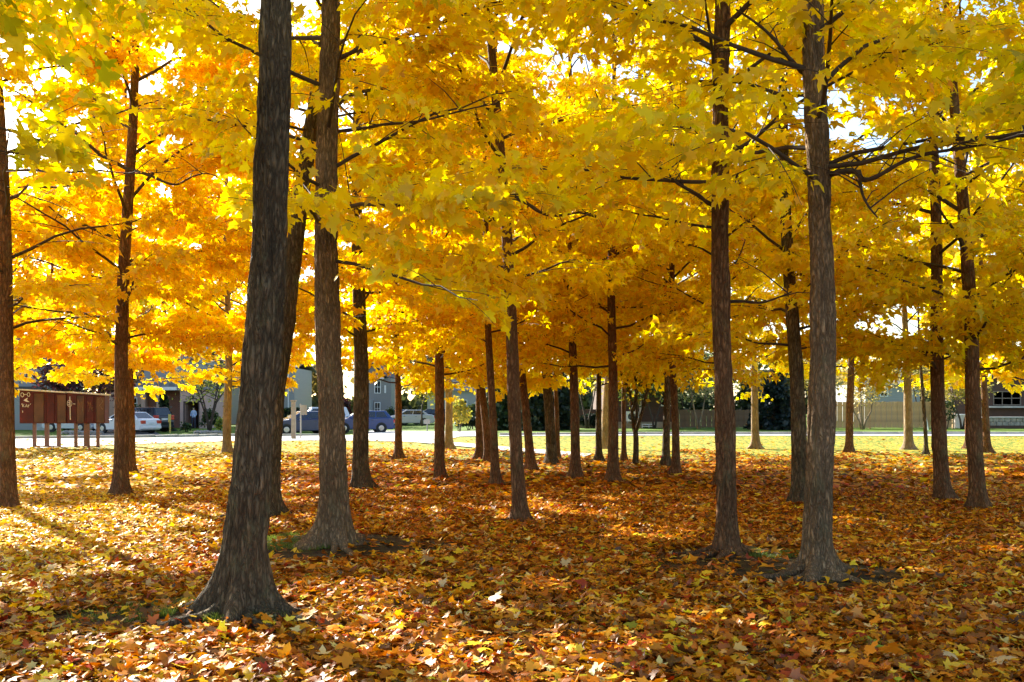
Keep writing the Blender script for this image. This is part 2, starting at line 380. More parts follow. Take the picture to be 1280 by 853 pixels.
def maple(px=None, row=None, wpx=10, lean=0.0, bend=0.0, H=11.0, zb=2.3, R=3.2, pal='gold', bark=None, label='', seed=0,
          xy=None, r=None, nb=24, dens=1.0, near=False, flare=1.0, leafs=0, cat='tree', group='maples of the park grove', lean_y=0.0, fs=None, ls=1.0, gapp=0.993, sprays=(), droop=0.10, name='maple_tree', no_sun_gap=False):
    q = np.random.default_rng(1000+seed); qq = random.Random(seed)
    if xy is None: x0, y0, z0 = ground_at(px, row); r = wpx*0.5*y0/FPX
    else: x0, y0 = xy; z0 = float(terr(x0, y0))
    if zb < 3.5 and not near: zb = max(1.65, zb-0.75) if math.hypot(x0,y0) > 12.5 else zb-.5
    root = tag(empty(name, (x0,y0,z0)), label, cat, group)
    dist = math.hypot(x0, y0)
    base = np.array([x0,y0,z0])
    ph = q.uniform(0,6.28,4)
    def axis(z):
        z = np.asarray(z, float)
        wob = 0.05*np.sin(z*0.9+ph[0])*np.minimum(z/2,1)*(0.5+r*2)
        return np.stack([lean*z + bend*np.maximum(z-1.6,0)**1.0 + wob, lean_y*z+0.05*np.sin(z*0.7+ph[1])*np.minimum(z/2,1), z], -1)
    # ---- trunk
    top = H*0.93
    if near: zs = np.concatenate([0.9*np.linspace(0,1,60)**1.5-.06, np.linspace(0.92,6.2,200), np.linspace(6.4,top,14)]); ns = 96
    elif dist < 16: zs = np.concatenate([np.linspace(-0.1,0.7,16), np.linspace(0.8,5,26), np.linspace(5.4,top,12)]); ns = 28
    else: zs = np.concatenate([np.linspace(-0.1,0.7,10), np.linspace(0.9,top,16)]); ns = 14
    th = np.linspace(0,2*np.pi,ns,endpoint=False)
    rz = r*np.where(zs < 1.3, 1.0+0.10*(1.3-zs)/1.3, 1-0.80*(np.maximum(zs,1.3)-1.3)/(H-1.3))
    nl = qq.choice([4,5,6]); lob = np.zeros((len(zs),ns))
    for a in range(nl):
        ang = 2*np.pi*a/nl+q.uniform(-.35,.35); amp = q.uniform(.5,1.25)
        dth = np.angle(np.exp(1j*(th-ang)))
        lob += amp*np.exp(-(dth/0.31)**2)[None,:]
    sz = fs or 0.14
    zc_ = np.maximum(zs,0)[:,None]
    fl = 0.22*np.exp(-zc_/(sz*1.15)) + 1.35*lob*np.exp(-zc_/(sz*0.85)) + 0.10*lob*np.exp(-zc_/(sz*4))
    rad = rz[:,None]*(1+flare*fl)
    TH, ZZ = np.meshgrid(th, zs)
    u = TH/(2*np.pi)
    if near:
        k1 = 34
        wv = 0.9*vnoise(u*8, ZZ*3.0, seed+1, 8)+0.5*vnoise(u*16, ZZ*7, seed+5, 16)
        n1 = vnoise(u*k1+wv*2.0, ZZ*4.5, seed+2, k1); rd = 1-np.abs(2*n1-1)
        n2 = vnoise(u*k1*2+wv*3, ZZ*11, seed+3, k1*2)
        rad = rad + (0.022*(rd-0.5)+0.011*(n2-.5))*np.minimum(1, r/0.11)
        rad = rad + 0.022*(vnoise(u*5, ZZ*2.4, seed+9, 5)-.5)
    else:
        rad = rad*(1+0.09*(vnoise(u*6, ZZ*3, seed+2, 6)-.5)+0.05*(vnoise(u*12, ZZ*8, seed+4, 12)-.5))
        # old branch collars
        for a in range(5):
            zc = q.uniform(0.8,4); tc_ = q.uniform(0,6.28)
            rad = rad*(1+0.16*np.exp(-((ZZ-zc)/0.06)**2-(np.angle(np.exp(1j*(TH-tc_)))/.5)**2))
    ax = axis(zs)
    V = np.empty((len(zs),ns,3)); V[:,:,0] = ax[:,0,None]+rad*np.cos(TH); V[:,:,1] = ax[:,1,None]+rad*np.sin(TH); V[:,:,2] = ax[:,2,None]
    i = np.arange(len(zs)-1)[:,None]*ns; j = np.arange(ns)[None,:]; k = (j+1)%ns
    F = np.stack([i+j,i+k,i+ns+k,i+ns+j],-1).reshape(-1,4)
    trunk = link('trunk', np_mesh('trunk', V.reshape(-1,3), [F], bark, smooth=True), root)
    STAT['tris'] += 2*len(F)
    if near or dist < 12.5:
        for a in range(nl+2):
            ang = q.uniform(0,6.283); Lr = q.uniform(.35,1.0)*(.5+4.2*r); n_ = 9; tt = np.linspace(0,1,n_)
            aa = ang+np.cumsum(q.uniform(-.22,.22,n_)); st_ = Lr/(n_-1)*np.stack([np.cos(aa),np.sin(aa)],-1)
            pp = np.concatenate([np.array([[r*1.05*math.cos(ang),r*1.05*math.sin(ang)]]),np.array([r*1.05*math.cos(ang),r*1.05*math.sin(ang)])+np.cumsum(st_[:-1],0)])
            gz = terr(pp[:,0]+x0,pp[:,1]+y0)-z0
            zz_ = gz+0.055*np.exp(-tt*4)+.018*np.sin(tt*9+q.uniform(0,6))*(1-tt)-.02*tt
            rv, rf = tube(np.column_stack([pp,zz_]), (0.30*r+.012)*(1-.8*tt)*(1+.15*q.uniform(-1,1,n_)), 8)
            link('root', np_mesh('root', rv, [rf], bark, smooth=True), root)
    # ---- branches and leaf positions
    LP, LT, LN = [], [], []
    allV, allF, off = [], [], 0
    specs = []
    for b in range(nb):
        t = (b+0.5*q.uniform())/nb; zz = zb+0.25+(top-zb-0.6)*t**1.3
        prof = (0.62+1.1*t) if t < 0.3 else 0.95*(1-((t-0.3)/0.72)**1.6)+0.12
        specs.append((zz, b*2.39996+q.uniform(-.35,.35)+ph[2], R*prof*q.uniform(.82,1.15), math.radians(q.uniform(2,24)+38*t), 1.0))
    for s in sprays: specs.append(s)
    for zz, az, Lb, el, ld in specs:
        p0 = axis(zz); n = 8
        tt = np.linspace(0,1,n)
        elv = el - droop*2.2*tt**1.5 + 0.10*np.sin(tt*5+q.uniform(0,6))
        azv = az + 0.26*np.cumsum(q.uniform(-1,1,n))*0.7; elv = elv + 0.2*q.uniform(-1,1,n)
        stepv = Lb/(n-1)*np.stack([np.cos(elv)*np.cos(azv), np.cos(elv)*np.sin(azv), np.sin(elv)],-1)
        P = p0 + np.concatenate([np.zeros((1,3)), np.cumsum(stepv[:-1],0)])
        br = (0.008+0.0062*Lb)*min(1.0, r/0.09)
        rr_ = br*(1-0.86*tt)
        bv, bf = tube(P, rr_, 6 if dist < 14 else 4)
        Vs, Fs, o2 = [bv], [bf], len(bv)
        nsb = max(5, int(Lb*3.4))
        for s in range(nsb):
            ts = 0.18+0.82*(s+q.uniform(0,.6))/nsb; ts = min(ts,0.995)
            idx = ts*(n-1); i0 = min(int(idx), n-2); f = idx-i0
            ps = P[i0]*(1-f)+P[i0+1]*f
            dirb = unit(P[i0+1]-P[i0])
            side = 1 if s%2 else -1
            a2 = math.atan2(dirb[1],dirb[0])+side*q.uniform(.5,1.05)
            if s == nsb-1: a2 = math.atan2(dirb[1],dirb[0])
            l2 = (0.30*Lb*(1.15-ts)+0.34)*q.uniform(.75,1.2)
            e2 = q.normal(0.02,0.22); m = 4
            t2 = np.linspace(0,1,m)
            e2v = e2-0.35*t2
            a2v = a2+q.uniform(-.3,.3)*t2
            st = l2/(m-1)*np.stack([np.cos(e2v)*np.cos(a2v),np.cos(e2v)*np.sin(a2v),np.sin(e2v)],-1)
            P2 = ps+np.concatenate([np.zeros((1,3)),np.cumsum(st[:-1],0)])
            tv, tf = tube(P2, (0.0035+0.25*br*(1-ts))*(1-.75*t2), 3)
            if dist < 17.5 or s%4 == 0: Vs.append(tv); Fs.append(tf+o2); o2 += len(tv)
            nlf = q.poisson(l2*(66 if dist < 11 else 120 if dist < 14 else 165)*dens*ld)
            if nlf:
                tl = q.uniform(0.02,1.1,nlf); ii = np.clip((tl*(m-1)).astype(int),0,m-2); ff = tl*(m-1)-ii
                pl = P2[ii]*(1-ff)[:,None]+P2[ii+1]*ff[:,None]
                sd = q.choice([-1,1],nlf); spread = q.uniform(.03,.20,nlf)
                perp = np.stack([-np.sin(a2v[ii]),np.cos(a2v[ii]),np.zeros(nlf)],-1)*sd[:,None]
                fw = unit(P2[ii+1]-P2[ii])
                tdir = unit(perp*q.uniform(.2,1.2,(nlf,1))+fw*q.uniform(.2,1.,(nlf,1))+q.normal(0,.25,(nlf,3))+np.array([0,0,-.5])+np.array([0,0,.35])*q.normal(0,1,(nlf,1)))
                pl = pl + perp*spread[:,None]+q.normal(0,.05,(nlf,3))
                nn = np.stack([q.normal(0,.7,nlf),q.normal(0,.7,nlf),np.ones(nlf)],-1)
                nn = unit(nn - tdir*(nn*tdir).sum(-1,keepdims=True))
                LP.append(pl); LT.append(tdir); LN.append(nn)
        BV = np.concatenate(Vs); BF = np.concatenate(Fs)
        if dist < 13.5 and in_view(BV+base, 60, 60).any():
            link('branch', np_mesh('branch', BV, [BF], M_TWIG, smooth=True), root)
        else:
            allV.append(BV); allF.append(BF+off); off += len(BV)
        STAT['tris'] += 2*len(BF)
    if allV:
        tag(link('branches', np_mesh('branches', np.concatenate(allV), [np.concatenate(allF)], M_TWIG, smooth=True), root), kind='stuff')
    P = np.concatenate(LP)+base; T = np.concatenate(LT); Nn = np.concatenate(LN)
    d3 = np.linalg.norm(P-np.array([0,0,CAM_H]),axis=1)
    keep = (P[:,2] > 1.55) & (d3 > 2.1)
    iv = in_view(P)
    if not no_sun_gap:
        keep &= ~(sun_gap(P+T*.05) & (q.uniform(size=len(P)) < gapp))
    keep &= ~in_guard(P)
    far_thin = np.where(d3 > 20, 0.75, np.where(d3 > 13, 0.85, 1.0))
    far_thin = np.where(iv, far_thin, 0.08 if dist > 14 else .12)
    keep &= q.uniform(size=len(P)) < far_thin
    P, T, Nn, d3, iv = P[keep], T[keep], Nn[keep], d3[keep], iv[keep]
    S = q.normal(0.110,0.026,len(P)).clip(.06,.165)*np.where(d3 > 20,1.25,np.where(d3 > 13,1.08,1.0))*np.where(iv,1,2.2)*ls
    lod = np.where(~iv,3,np.where(d3 < 6.6,0,np.where(d3 < 11,1,np.where(d3 < 19.5,2,3))))
    col = colours(pal, len(P), q)
    # single leaves that can be picked out
    part = np.zeros(len(P), bool)
    if leafs:
        cand = np.where(iv & (d3 < 9.5))[0]
        cand = cand[np.argsort(d3[cand])][:leafs]
        part[cand] = True
        ms = leaf_part_meshes(pal)
        for c in cand:
            o = link('leaf', ms[qq.randrange(len(ms))], root)
            Bv = np.cross(T[c],Nn[c])
            mt = Matrix(((Bv[0],T[c][0],Nn[c][0],P[c][0]-x0),(Bv[1],T[c][1],Nn[c][1],P[c][1]-y0),(Bv[2],T[c][2],Nn[c][2],P[c][2]-z0),(0,0,0,1)))
            o.matrix_local = mt @ Matrix.Scale(float(S[c]),4)
            STAT['parts'] += 1
    VV, FF, CC, off = [], [], [], 0
    for l in range(4):
        m = (lod == l) & ~part
        if not m.any(): continue
        v, f, kk = leaf_geo(P[m]-base, T[m], Nn[m], S[m], q.uniform(.05,.7,m.sum()), TEMPL[l])
        VV.append(v); FF.append(f+off); CC.append(np.repeat(col[m],kk,0)); off += len(v); STAT['tris'] += len(f)
    STAT['leaves'] += len(P)
    if VV:
        tag(link('crown', np_mesh('crown', np.concatenate(VV), [np.concatenate(FF)], M_LEAF, np.concatenate(CC)), root), kind='stuff')
    return root
# ------------------------------------------------------------------ ground, street, path, litter
GX4, GY4, _ = ground_at(298, 766); GX6, GY6, _ = ground_at(418, 680); GX27, GY27, _ = ground_at(1022, 716); GX24, GY24, _ = ground_at(909, 692)
MOUNDS += [(GX4-0.1,GY4,0.55,0.05),(GX6,GY6-0.1,0.75,0.085),(GX27,GY27,0.6,0.05),(GX24,GY24,0.5,0.03)]

def bare(x, y):
    """soil and moss showing round the root plates: 1 = no leaves"""
    b = np.zeros(np.shape(x))
    for cx, cy_, rx, ry, s in [(GX4-0.42,GY4-0.08,0.80,0.48,.88),(GX4+0.05,GY4-0.1,0.50,0.3,.8),(GX6-0.1,GY6-0.3,1.0,0.85,.95),(GX6+0.8,GY6-0.25,0.7,0.5,.8),
                               (GX27-0.05,GY27-0.15,0.72,0.6,.95),(GX24+0.15,GY24-0.2,0.75,0.65,.92),(GX27-0.7,GY27+0.5,0.7,0.7,.8)]:
        d = ((x-cx)/rx)**2+((y-cy_)/ry)**2
        d = d*(0.65+0.8*vnoise(np.asarray(x)*4, np.asarray(y)*4, 21))
        b = np.maximum(b, s*sstep((1.35-d)/0.6))
    return b

m, N, L, p = new_mat('park_soil_and_lawn'); M_GROUND = m
p.inputs['Roughness'].default_value = 0.95; p.inputs['Specular IOR Level'].default_value = 0.15
tc = N.new('ShaderNodeTexCoord'); sep = N.new('ShaderNodeSeparateXYZ'); L.new(tc.outputs['Object'], sep.inputs[0])
def ramp(stops, src):
    r = N.new('ShaderNodeValToRGB'); e = r.color_ramp.elements
    e[0].position, e[0].color = stops[0][0], (*stops[0][1],1); e[1].position, e[1].color = stops[-1][0], (*stops[-1][1],1)
    for pos, c in stops[1:-1]:
        k = e.new(pos); k.color = (*c,1)
    L.new(src, r.inputs['Fac']); return r.outputs['Color']
def noise(scale, detail=4, rough=.6):
    n = N.new('ShaderNodeTexNoise'); n.inputs['Scale'].default_value = scale; n.inputs['Detail'].default_value = detail; n.inputs['Roughness'].default_value = rough
    L.new(tc.outputs['Object'], n.inputs['Vector']); return n.outputs['Fac']
def mixc(f, a, b):
    x = N.new('ShaderNodeMix'); x.data_type = 'RGBA'; L.new(f, x.inputs['Factor']); L.new(a, x.inputs['A']); L.new(b, x.inputs['B']); return x.outputs['Result']
vor = N.new('ShaderNodeTexVoronoi'); vor.inputs['Scale'].default_value = 11.0; L.new(tc.outputs['Object'], vor.inputs['Vector'])
hs = N.new('ShaderNodeSeparateColor'); L.new(vor.outputs['Color'], hs.inputs[0])
litter_c = ramp([(0,(0.03,0.013,0.005)),(.35,(0.10,0.04,0.010)),(.65,(0.24,0.09,0.014)),(1,(0.42,0.20,0.025))], hs.outputs[0])
grass_c = ramp([(.3,(0.06,0.12,0.012)),(.55,(0.11,0.18,0.016)),(.75,(0.21,0.25,0.025))], noise(3.0, 8, .75))
speck = ramp([(.66,(0,0,0)),(.72,(1,1,1))], hs.outputs[1])
spc = N.new('ShaderNodeRGB'); spc.outputs[0].default_value = (0.60,0.40,0.05,1)
lawn_c = mixc(speck, grass_c, spc.outputs[0])
# the leaf litter thins out into lawn some way from the grove
mr = N.new('ShaderNodeMapRange'); mr.inputs['From Min'].default_value = 24; mr.inputs['From Max'].default_value = 34
nz2 = N.new('ShaderNodeMath'); nz2.operation = 'MULTIPLY_ADD'; nz2.inputs[1].default_value = 14.0
L.new(noise(.35,3), nz2.inputs[0]); L.new(sep.outputs['Y'], nz2.inputs[2])
L.new(nz2.outputs[0], mr.inputs['Value'])
gcol = mixc(mr.outputs[0], litter_c, lawn_c)
# beyond the road the lawns are clean
mr3 = N.new('ShaderNodeMapRange'); mr3.inputs['From Min'].default_value = 44; mr3.inputs['From Max'].default_value = 46; L.new(sep.outputs['Y'], mr3.inputs['Value'])
gcol = mixc(mr3.outputs[0], gcol, grass_c)
at_ = N.new('ShaderNodeAttribute'); at_.attribute_name = 'leaf_colour'
soil_c = ramp([(.3,(0.018,0.013,0.009)),(.5,(0.045,0.032,0.02)),(.62,(0.055,0.06,0.02)),(.8,(0.09,0.12,0.025))], noise(9,6,.7))
sp2 = N.new('ShaderNodeSeparateColor'); L.new(at_.outputs['Color'], sp2.inputs[0])
gcol = mixc(sp2.outputs[0], gcol, soil_c)
L.new(gcol, p.inputs['Base Color'])
bmp = N.new('ShaderNodeBump'); bmp.inputs['Strength'].default_value = 0.9; bmp.inputs['Distance'].default_value = 0.03
L.new(noise(14,6,.7), bmp.inputs['Height']); L.new(bmp.outputs['Normal'], p.inputs['Normal'])

xs = np.unique(np.concatenate([np.arange(-70,71,1.0), np.arange(-8,8.01,.2), [-900,-400,-200,-120,120,200,400,900]]))
ys = np.unique(np.concatenate([np.arange(-12,110,1.0), np.arange(3,14.01,.2), [-300,-80,-30,130,180,300,600,1200]]))
XX, YY = np.meshgrid(xs, ys)
ZZ = terr(XX, YY)
nx = len(xs); ii = np.arange(len(ys)-1)[:,None]*nx; jj = np.arange(nx-1)[None,:]
GF = np.stack([ii+jj, ii+jj+1, ii+nx+jj+1, ii+nx+jj],-1).reshape(-1,4)
gb = bare(XX.ravel(), YY.ravel())
tag(link('ground', np_mesh('ground', np.column_stack([XX.ravel(),YY.ravel(),ZZ.ravel()]), [GF], M_GROUND, np.repeat(gb[:,None],3,1), smooth=True)), kind='structure')

M_ROAD = plain('pale_concrete_street', (0.50,0.48,0.44), 0.85, var=0.16, scale=1.5, bump=0.2)
M_KERB = plain('kerb_concrete', (0.42,0.40,0.37), 0.9, var=0.2, scale=3, bump=0.2)
M_ASPHALT = plain('asphalt', (0.06,0.06,0.065), 0.9, var=0.25, scale=5, bump=0.2)
def strip(name, near, far, mat, dz, cols=60, rows=6, kind='structure'):
    """a sheet between two edges given as points (x, y) of the ground"""
    near = np.array(near); far = np.array(far)
    def res(a, n):
        s = np.concatenate([[0],np.cumsum(np.linalg.norm(np.diff(a,axis=0),axis=1))]); t = np.linspace(0,s[-1],n)
        return np.column_stack([np.interp(t,s,a[:,0]),np.interp(t,s,a[:,1])])
    A, B = res(near,cols), res(far,cols)
    t = np.linspace(0,1,rows)[:,None,None]
    G = A[None]*(1-t)+B[None]*t
    V = np.column_stack([G[:,:,0].ravel(),G[:,:,1].ravel(),(terr(G[:,:,0],G[:,:,1])+dz).ravel()])
    i = np.arange(rows-1)[:,None]*cols; j = np.arange(cols-1)[None,:]
    F = np.stack([i+j,i+j+1,i+cols+j+1,i+cols+j],-1).reshape(-1,4)
    return tag(link(name, np_mesh(name, V, [F], mat)), kind=kind)
def gp(l): return [ground_at(a,b)[:2] for a,b in l]
near_e = [(-60,38.0)]+gp([(0,561.5),(60,560.5),(130,557.5),(200,554.5),(290,552),(400,551),(480,552),(540,554)])
far_e = [(-60,55.0)]+gp([(0,549.5),(60,549),(130,548.5),(200,547.8),(290,546),(400,545.3),(452,544),(480,543)])+[(-1.5,60)]
strip('street', near_e, far_e, M_ROAD, 0.020)
strip('side_street', gp([(455,545.5),(500,547.5),(570,546.5),(620,545.6)]), gp([(462,538.5),(500,539.3),(540,539.6),(600,539.8)]), M_ROAD, 0.030)
strip('cross_street', [(-0.6,45.6),(20,44.8),(60,44.0)], [(-0.6,47.0),(20,47.6),(60,48)], M_ROAD, 0.024)
strip('footpath', gp([(520,554),(560,557.5),(600,561.5),(640,565.5),(690,570),(730,573)]), gp([(540,551.8),(575,554.6),(615,558),(650,561.3),(700,565),(740,568.5)]), M_ROAD, 0.034)
strip('driveway', gp([(70,548.5),(215,547.0)]), gp([(95,537.5),(190,537.5)]), M_ASPHALT, 0.016)
def kerb(pts, w_, h, seg=1.8):
    """kerb stones laid end to end"""
    pts = np.array(pts); s = np.concatenate([[0],np.cumsum(np.linalg.norm(np.diff(pts,axis=0),axis=1))])
    t = np.arange(0, s[-1], seg); X = np.interp(t,s,pts[:,0]); Y = np.interp(t,s,pts[:,1])
    root = tag(empty('kerb', (0,0,0)), kind='structure')
    mb = MB().box(0,seg-.02,-w_/2,w_/2,-.15,h); me = mb.mesh('kerb_stone', M_KERB, bevel=.012)
    for i in range(len(X)-1):
        o = link('kerb_stone', me, root, (X[i],Y[i],float(terr(X[i],Y[i]))))
        o.rotation_euler = (0,0,math.atan2(Y[i+1]-Y[i],X[i+1]-X[i]))
kerb(gp([(0,549.3),(60,548.8),(130,548.2),(200,547.4),(290,545.7),(400,545.0),(448,544.3)]), .18, .13)
kerb([(-0.6,47.1),(20,47.7),(60,48.1)], .18, .13)

# ---- leaf litter
def litter(name, n, y0, y1, lod, size, pal, tilt, lift, thin=None, seed=0, margin=1.6, mat=None):
    q = np.random.default_rng(seed)
    y = np.sqrt(q.uniform(y0*y0,y1*y1,n)); x = q.uniform(-1,1,n)*(0.56*y+margin)
    k = q.uniform(size=n) > bare(x,y)
    if thin is not None: k &= q.uniform(size=n) < thin(x,y)
    x, y = x[k], y[k]; n = len(x)
    h = q.uniform(0,1,n)**1.5*lift
    P = np.column_stack([x,y,terr(x,y)+0.006+h])
    a = q.uniform(0,6.283,n); tl = tilt*(0.4+1.2*q.uniform(size=n))
    T = unit(np.column_stack([np.cos(a),np.sin(a),q.normal(0,1,n)*tl*.55]))
    Nn = np.column_stack([q.normal(0,1,n)*tl,q.normal(0,1,n)*tl,np.ones(n)]); Nn = unit(Nn-T*(Nn*T).sum(-1,keepdims=True))
    S = q.normal(size,size*.2,n).clip(size*.5,size*1.5)
    P = P-T*S[:,None]*.4; P[:,2] = np.maximum(P[:,2], terr(x,y)+.004)
    v,f,kk = leaf_geo(P,T,Nn,S,q.uniform(-.9,1.3,n),TEMPL[lod]); c = colours(pal,n,q,.2)
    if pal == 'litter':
        g = q.uniform(size=n) < sstep((-x-1.0-.12*y+1.6*(vnoise(x*.5,y*.5,40)-.5))/4.0)*.95+.12  # sunlit ground at left painted as gold leaves, shaded rest as rust
        c[g] = colours('litter_sunlit_gold',int(g.sum()),q,.2)
    STAT['tris'] += len(f)
    tag(link(name, np_mesh(name, v, [f], mat or M_LITTER, np.repeat(c,kk,0))), kind='stuff')
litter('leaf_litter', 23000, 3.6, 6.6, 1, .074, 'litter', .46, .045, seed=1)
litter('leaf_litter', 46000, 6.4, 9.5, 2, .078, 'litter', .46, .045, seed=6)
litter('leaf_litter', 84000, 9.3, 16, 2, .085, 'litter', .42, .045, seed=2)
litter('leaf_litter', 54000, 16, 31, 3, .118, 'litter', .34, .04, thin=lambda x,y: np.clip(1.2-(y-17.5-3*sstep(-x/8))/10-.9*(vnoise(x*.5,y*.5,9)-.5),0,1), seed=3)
litter('leaf_litter', 30000, 18, 43.5, 3, .14, 'litter_far', .2, .02, thin=lambda x,y: np.clip(.38+.54*sstep((-x-2)/6)-.02*(y-24),.08,1)*np.where(vnoise(x*.4,y*.4,8) < .38,.4,1)*np.where((y > 37) & (x < -6), (x > -30)*(terr(x,y) > -0.05), 1.0), seed=4, margin=3)

# single bright leaves lying on top of the litter near the viewer
def top_leaves():
    q = np.random.default_rng(77)
    kinds = [('bright yellow maple leaf lying flat on top of the brown leaf litter',(0.88,0.60,0.03),52),
             ('orange maple leaf curled up on top of the leaf litter',(0.75,0.27,0.015),30),
             ('red maple leaf lying among the yellow leaf litter',(0.42,0.05,0.012),16),
             ('pale tan upturned maple leaf on top of the leaf litter',(0.66,0.50,0.26),24)]
    for lab, c, n in kinds:
        ms = []
        for k in range(4):
            V, F = LEAF_HI; V = V.copy(); cu = q.uniform(-.5,1.2)
            V[:,2] = -(V[:,0]**2*1.2+(V[:,1]-.3)**2*.7)*cu*.6; V[:,0] *= q.uniform(.9,1.2)
            nn = len(V); VV = np.vstack([V,[(-.012,-.5,.03),(.012,-.5,.03),(.012,.02,0),(-.012,.02,0)]]); F2 = np.vstack([F,[(nn,nn+1,nn+2),(nn,nn+2,nn+3)]])
            ms.append(np_mesh('fallen_leaf', VV, [F2], M_LITTER, np.repeat(np.array([c])*q.uniform(.85,1.1),len(VV),0)))
        for k in range(n):
            y = math.sqrt(q.uniform(4.95**2,9.0**2)); x = q.uniform(-.52,.52)*y
            if bare(np.array([x]),np.array([y]))[0] > .3: continue
            o = link('fallen_leaf', ms[k%4], None, (x,y,float(terr(x,y))+.062))
            o.rotation_euler = (q.normal(0,.3)+.12,q.normal(0,.3),q.uniform(0,6.28)); s = q.uniform(.08,.118); o.scale = (s,s,s)
            tag(o, lab, 'leaf', lab.split(' maple')[0]+' fallen leaves')
top_leaves()

# grass tufts and moss round the root plates
def grass(name, spots, n, h, seed):
    q = np.random.default_rng(seed); P = []
    for cx, cy_, rx, ry in spots:
        a = q.uniform(0,6.28,n); r = np.sqrt(q.uniform(0,1,n)); P.append(np.column_stack([cx+rx*r*np.cos(a),cy_+ry*r*np.sin(a)]))
    P = np.concatenate(P); P = P[vnoise(P[:,0]*7,P[:,1]*7,31) > .42]; n = len(P)
    z = terr(P[:,0],P[:,1]); a = q.uniform(0,6.28,n); hh = q.uniform(.4,1.2,n)*h; wv = .0035
    b0 = np.column_stack([P[:,0]-wv*np.cos(a),P[:,1]-wv*np.sin(a),z]); b1 = np.column_stack([P[:,0]+wv*np.cos(a),P[:,1]+wv*np.sin(a),z])
    t = np.column_stack([P[:,0]+q.normal(0,.6,n)*hh,P[:,1]+q.normal(0,.6,n)*hh,z+hh])
    V = np.stack([b0,b1,t],1).reshape(-1,3); F = np.arange(3*n).reshape(-1,3)
    c = np.array([.15,.20,.03])*q.uniform(.5,1.5,(n,1)); STAT['tris'] += n
    tag(link(name, np_mesh(name, V, [F], M_GREEN, np.repeat(c,3,0))), kind='stuff')
grass('grass', [(GX4-.55,GY4-.08,.55,.3),(GX4-.12,GY4-.28,.36,.14),(GX4+.3,GY4-.25,.3,.12),(GX6-.55,GY6+.05,.35,.4),(GX6-.2,GY6-.45,.4,.3),(GX24+.35,GY24-.2,.35,.25)], 1900, .05, 5)

# ------------------------------------------------------------------ the grove
for px_, row_, hw, zt in [(300,766,.19,4.3),(1022,716,.17,3.2),(909,692,.13,2.65),(414,680,.15,2.02),(150,621,.13,2.6),(8,636,.12,2.5),(650,652,.11,2.7),(1178,625,.12,2.25),(1224,636,.13,2.25),(998,630,.14,2.0),(450,612,.13,2.3)]:
    gx, gy, gz = ground_at(px_,row_); GUARD.append((gx, hw, gy, 0.0, zt, 1.0))
# lean of the nearest stem: guard its upper half too
gx, gy, _ = ground_at(300,766)
for k in range(1,5): GUARD.append((gx+.067*k*.8, .15, gy, .8*k, .8*k+.9, 1.0))
gx, gy, _ = ground_at(332,646)
for k in range(1,6): GUARD.append((gx+.14*(k*.9-.5), .18, gy, .9*k, .9*k+1.0, .9))
# partly open lines of sight to the upper stems
for px_, row_, hw, z0_, z1_, pr, ln in [(150,621,.13,2.6,6.6,.75,.029),(10,636,.13,2.5,5.6,.75,-.026),(415,680,.16,3.5,5.8,.85,-.01),(448,612,.14,4.6,7.8,.45,0),(1178,625,.14,2.3,5.6,.3,-.028),(1222,636,.14,2.3,5.6,.3,-.06),(1022,716,.15,3.2,5.2,.3,0),(909,692,.14,2.7,5.2,.25,-.013),(998,630,.14,2.0,4.9,.3,-.04)]:
    gx, gy, gz = ground_at(px_,row_)
    for k in range(5): GUARD.append((gx+ln*(z0_+(k+.5)*(z1_-z0_)/5), hw, gy, z0_+k*(z1_-z0_)/5, z0_+(k+1)*(z1_-z0_)/5, pr))

# the dark crooked boughs that show bare among the leaves: (whose, points as seen along the bough, near and far distance, thickness)
BOUGHS = [('smooth grey upright',[(1028,226),(1036,219),(1050,214),(1073,213),(1077,228),(1098,221),(1120,206),(1150,193),(1200,186),(1245,178),(1292,165)],7.9,6.9,.028,.008),
          ('smooth grey upright',[(1074,214),(1075,225),(1076,236),(1080,249),(1088,262),(1097,272)],7.72,7.35,.016,.006),
          ('smooth grey upright',[(1014,98),(1000,88),(985,72),(968,48),(945,28),(920,12)],8.0,7.6,.024,.007),
          ('rough-barked maple',[(902,262),(884,254),(868,240),(848,232),(830,212),(815,206)],9.0,8.5,.024,.006),
          ('rough-barked maple',[(906,378),(925,376),(950,380),(968,374),(990,365)],9.2,9.0,.018,.006),
          ('root mound',[(418,165),(436,163),(462,160),(478,155),(520,154),(560,143),(600,133),(622,130)],9.6,9.0,.022,.005),
          ('nearest at the middle',[(632,246),(655,250),(676,268),(700,271),(724,264),(742,272),(765,274)],11.5,10.6,.026,.006),
          ('leftmost maple',[(4,214),(40,212),(80,217),(120,212),(170,219),(215,214)],12.8,11.9,.020,.004),
          ('slim brown maple',[(156,210),(185,218),(205,228),(222,233),(236,222),(262,214),(284,230)],14.8,13.8,.026,.006)]
for who, pts, d0, d1, r0, r1 in BOUGHS:
    for k in range(len(pts)-1):
        dm_ = d0+(d1-d0)*(k+.5)/(len(pts)-1); a = at(pts[k][0],pts[k][1],dm_); b = at(pts[k+1][0],pts[k+1][1],dm_)
        GUARD.append(((a[0]+b[0])/2, abs(a[0]-b[0])/2+.02, dm_, min(a[2],b[2])-.05, max(a[2],b[2])+.05, .72))
D, G, B_, P_ = M_BARK_DARK, M_BARK_GREY, M_BARK_BROWN, M_BARK_PALE
T = maple
rad = math.radians
T(298,766,43,lean=.067,H=11.5,zb=4.3,R=2.6,pal='lime',bark=D,near=True,flare=1.15,fs=.20,nb=20,seed=4,leafs=120,dens=.8,label='stout dark maple nearest the viewer at left, its furrowed trunk flaring onto mossy ground')
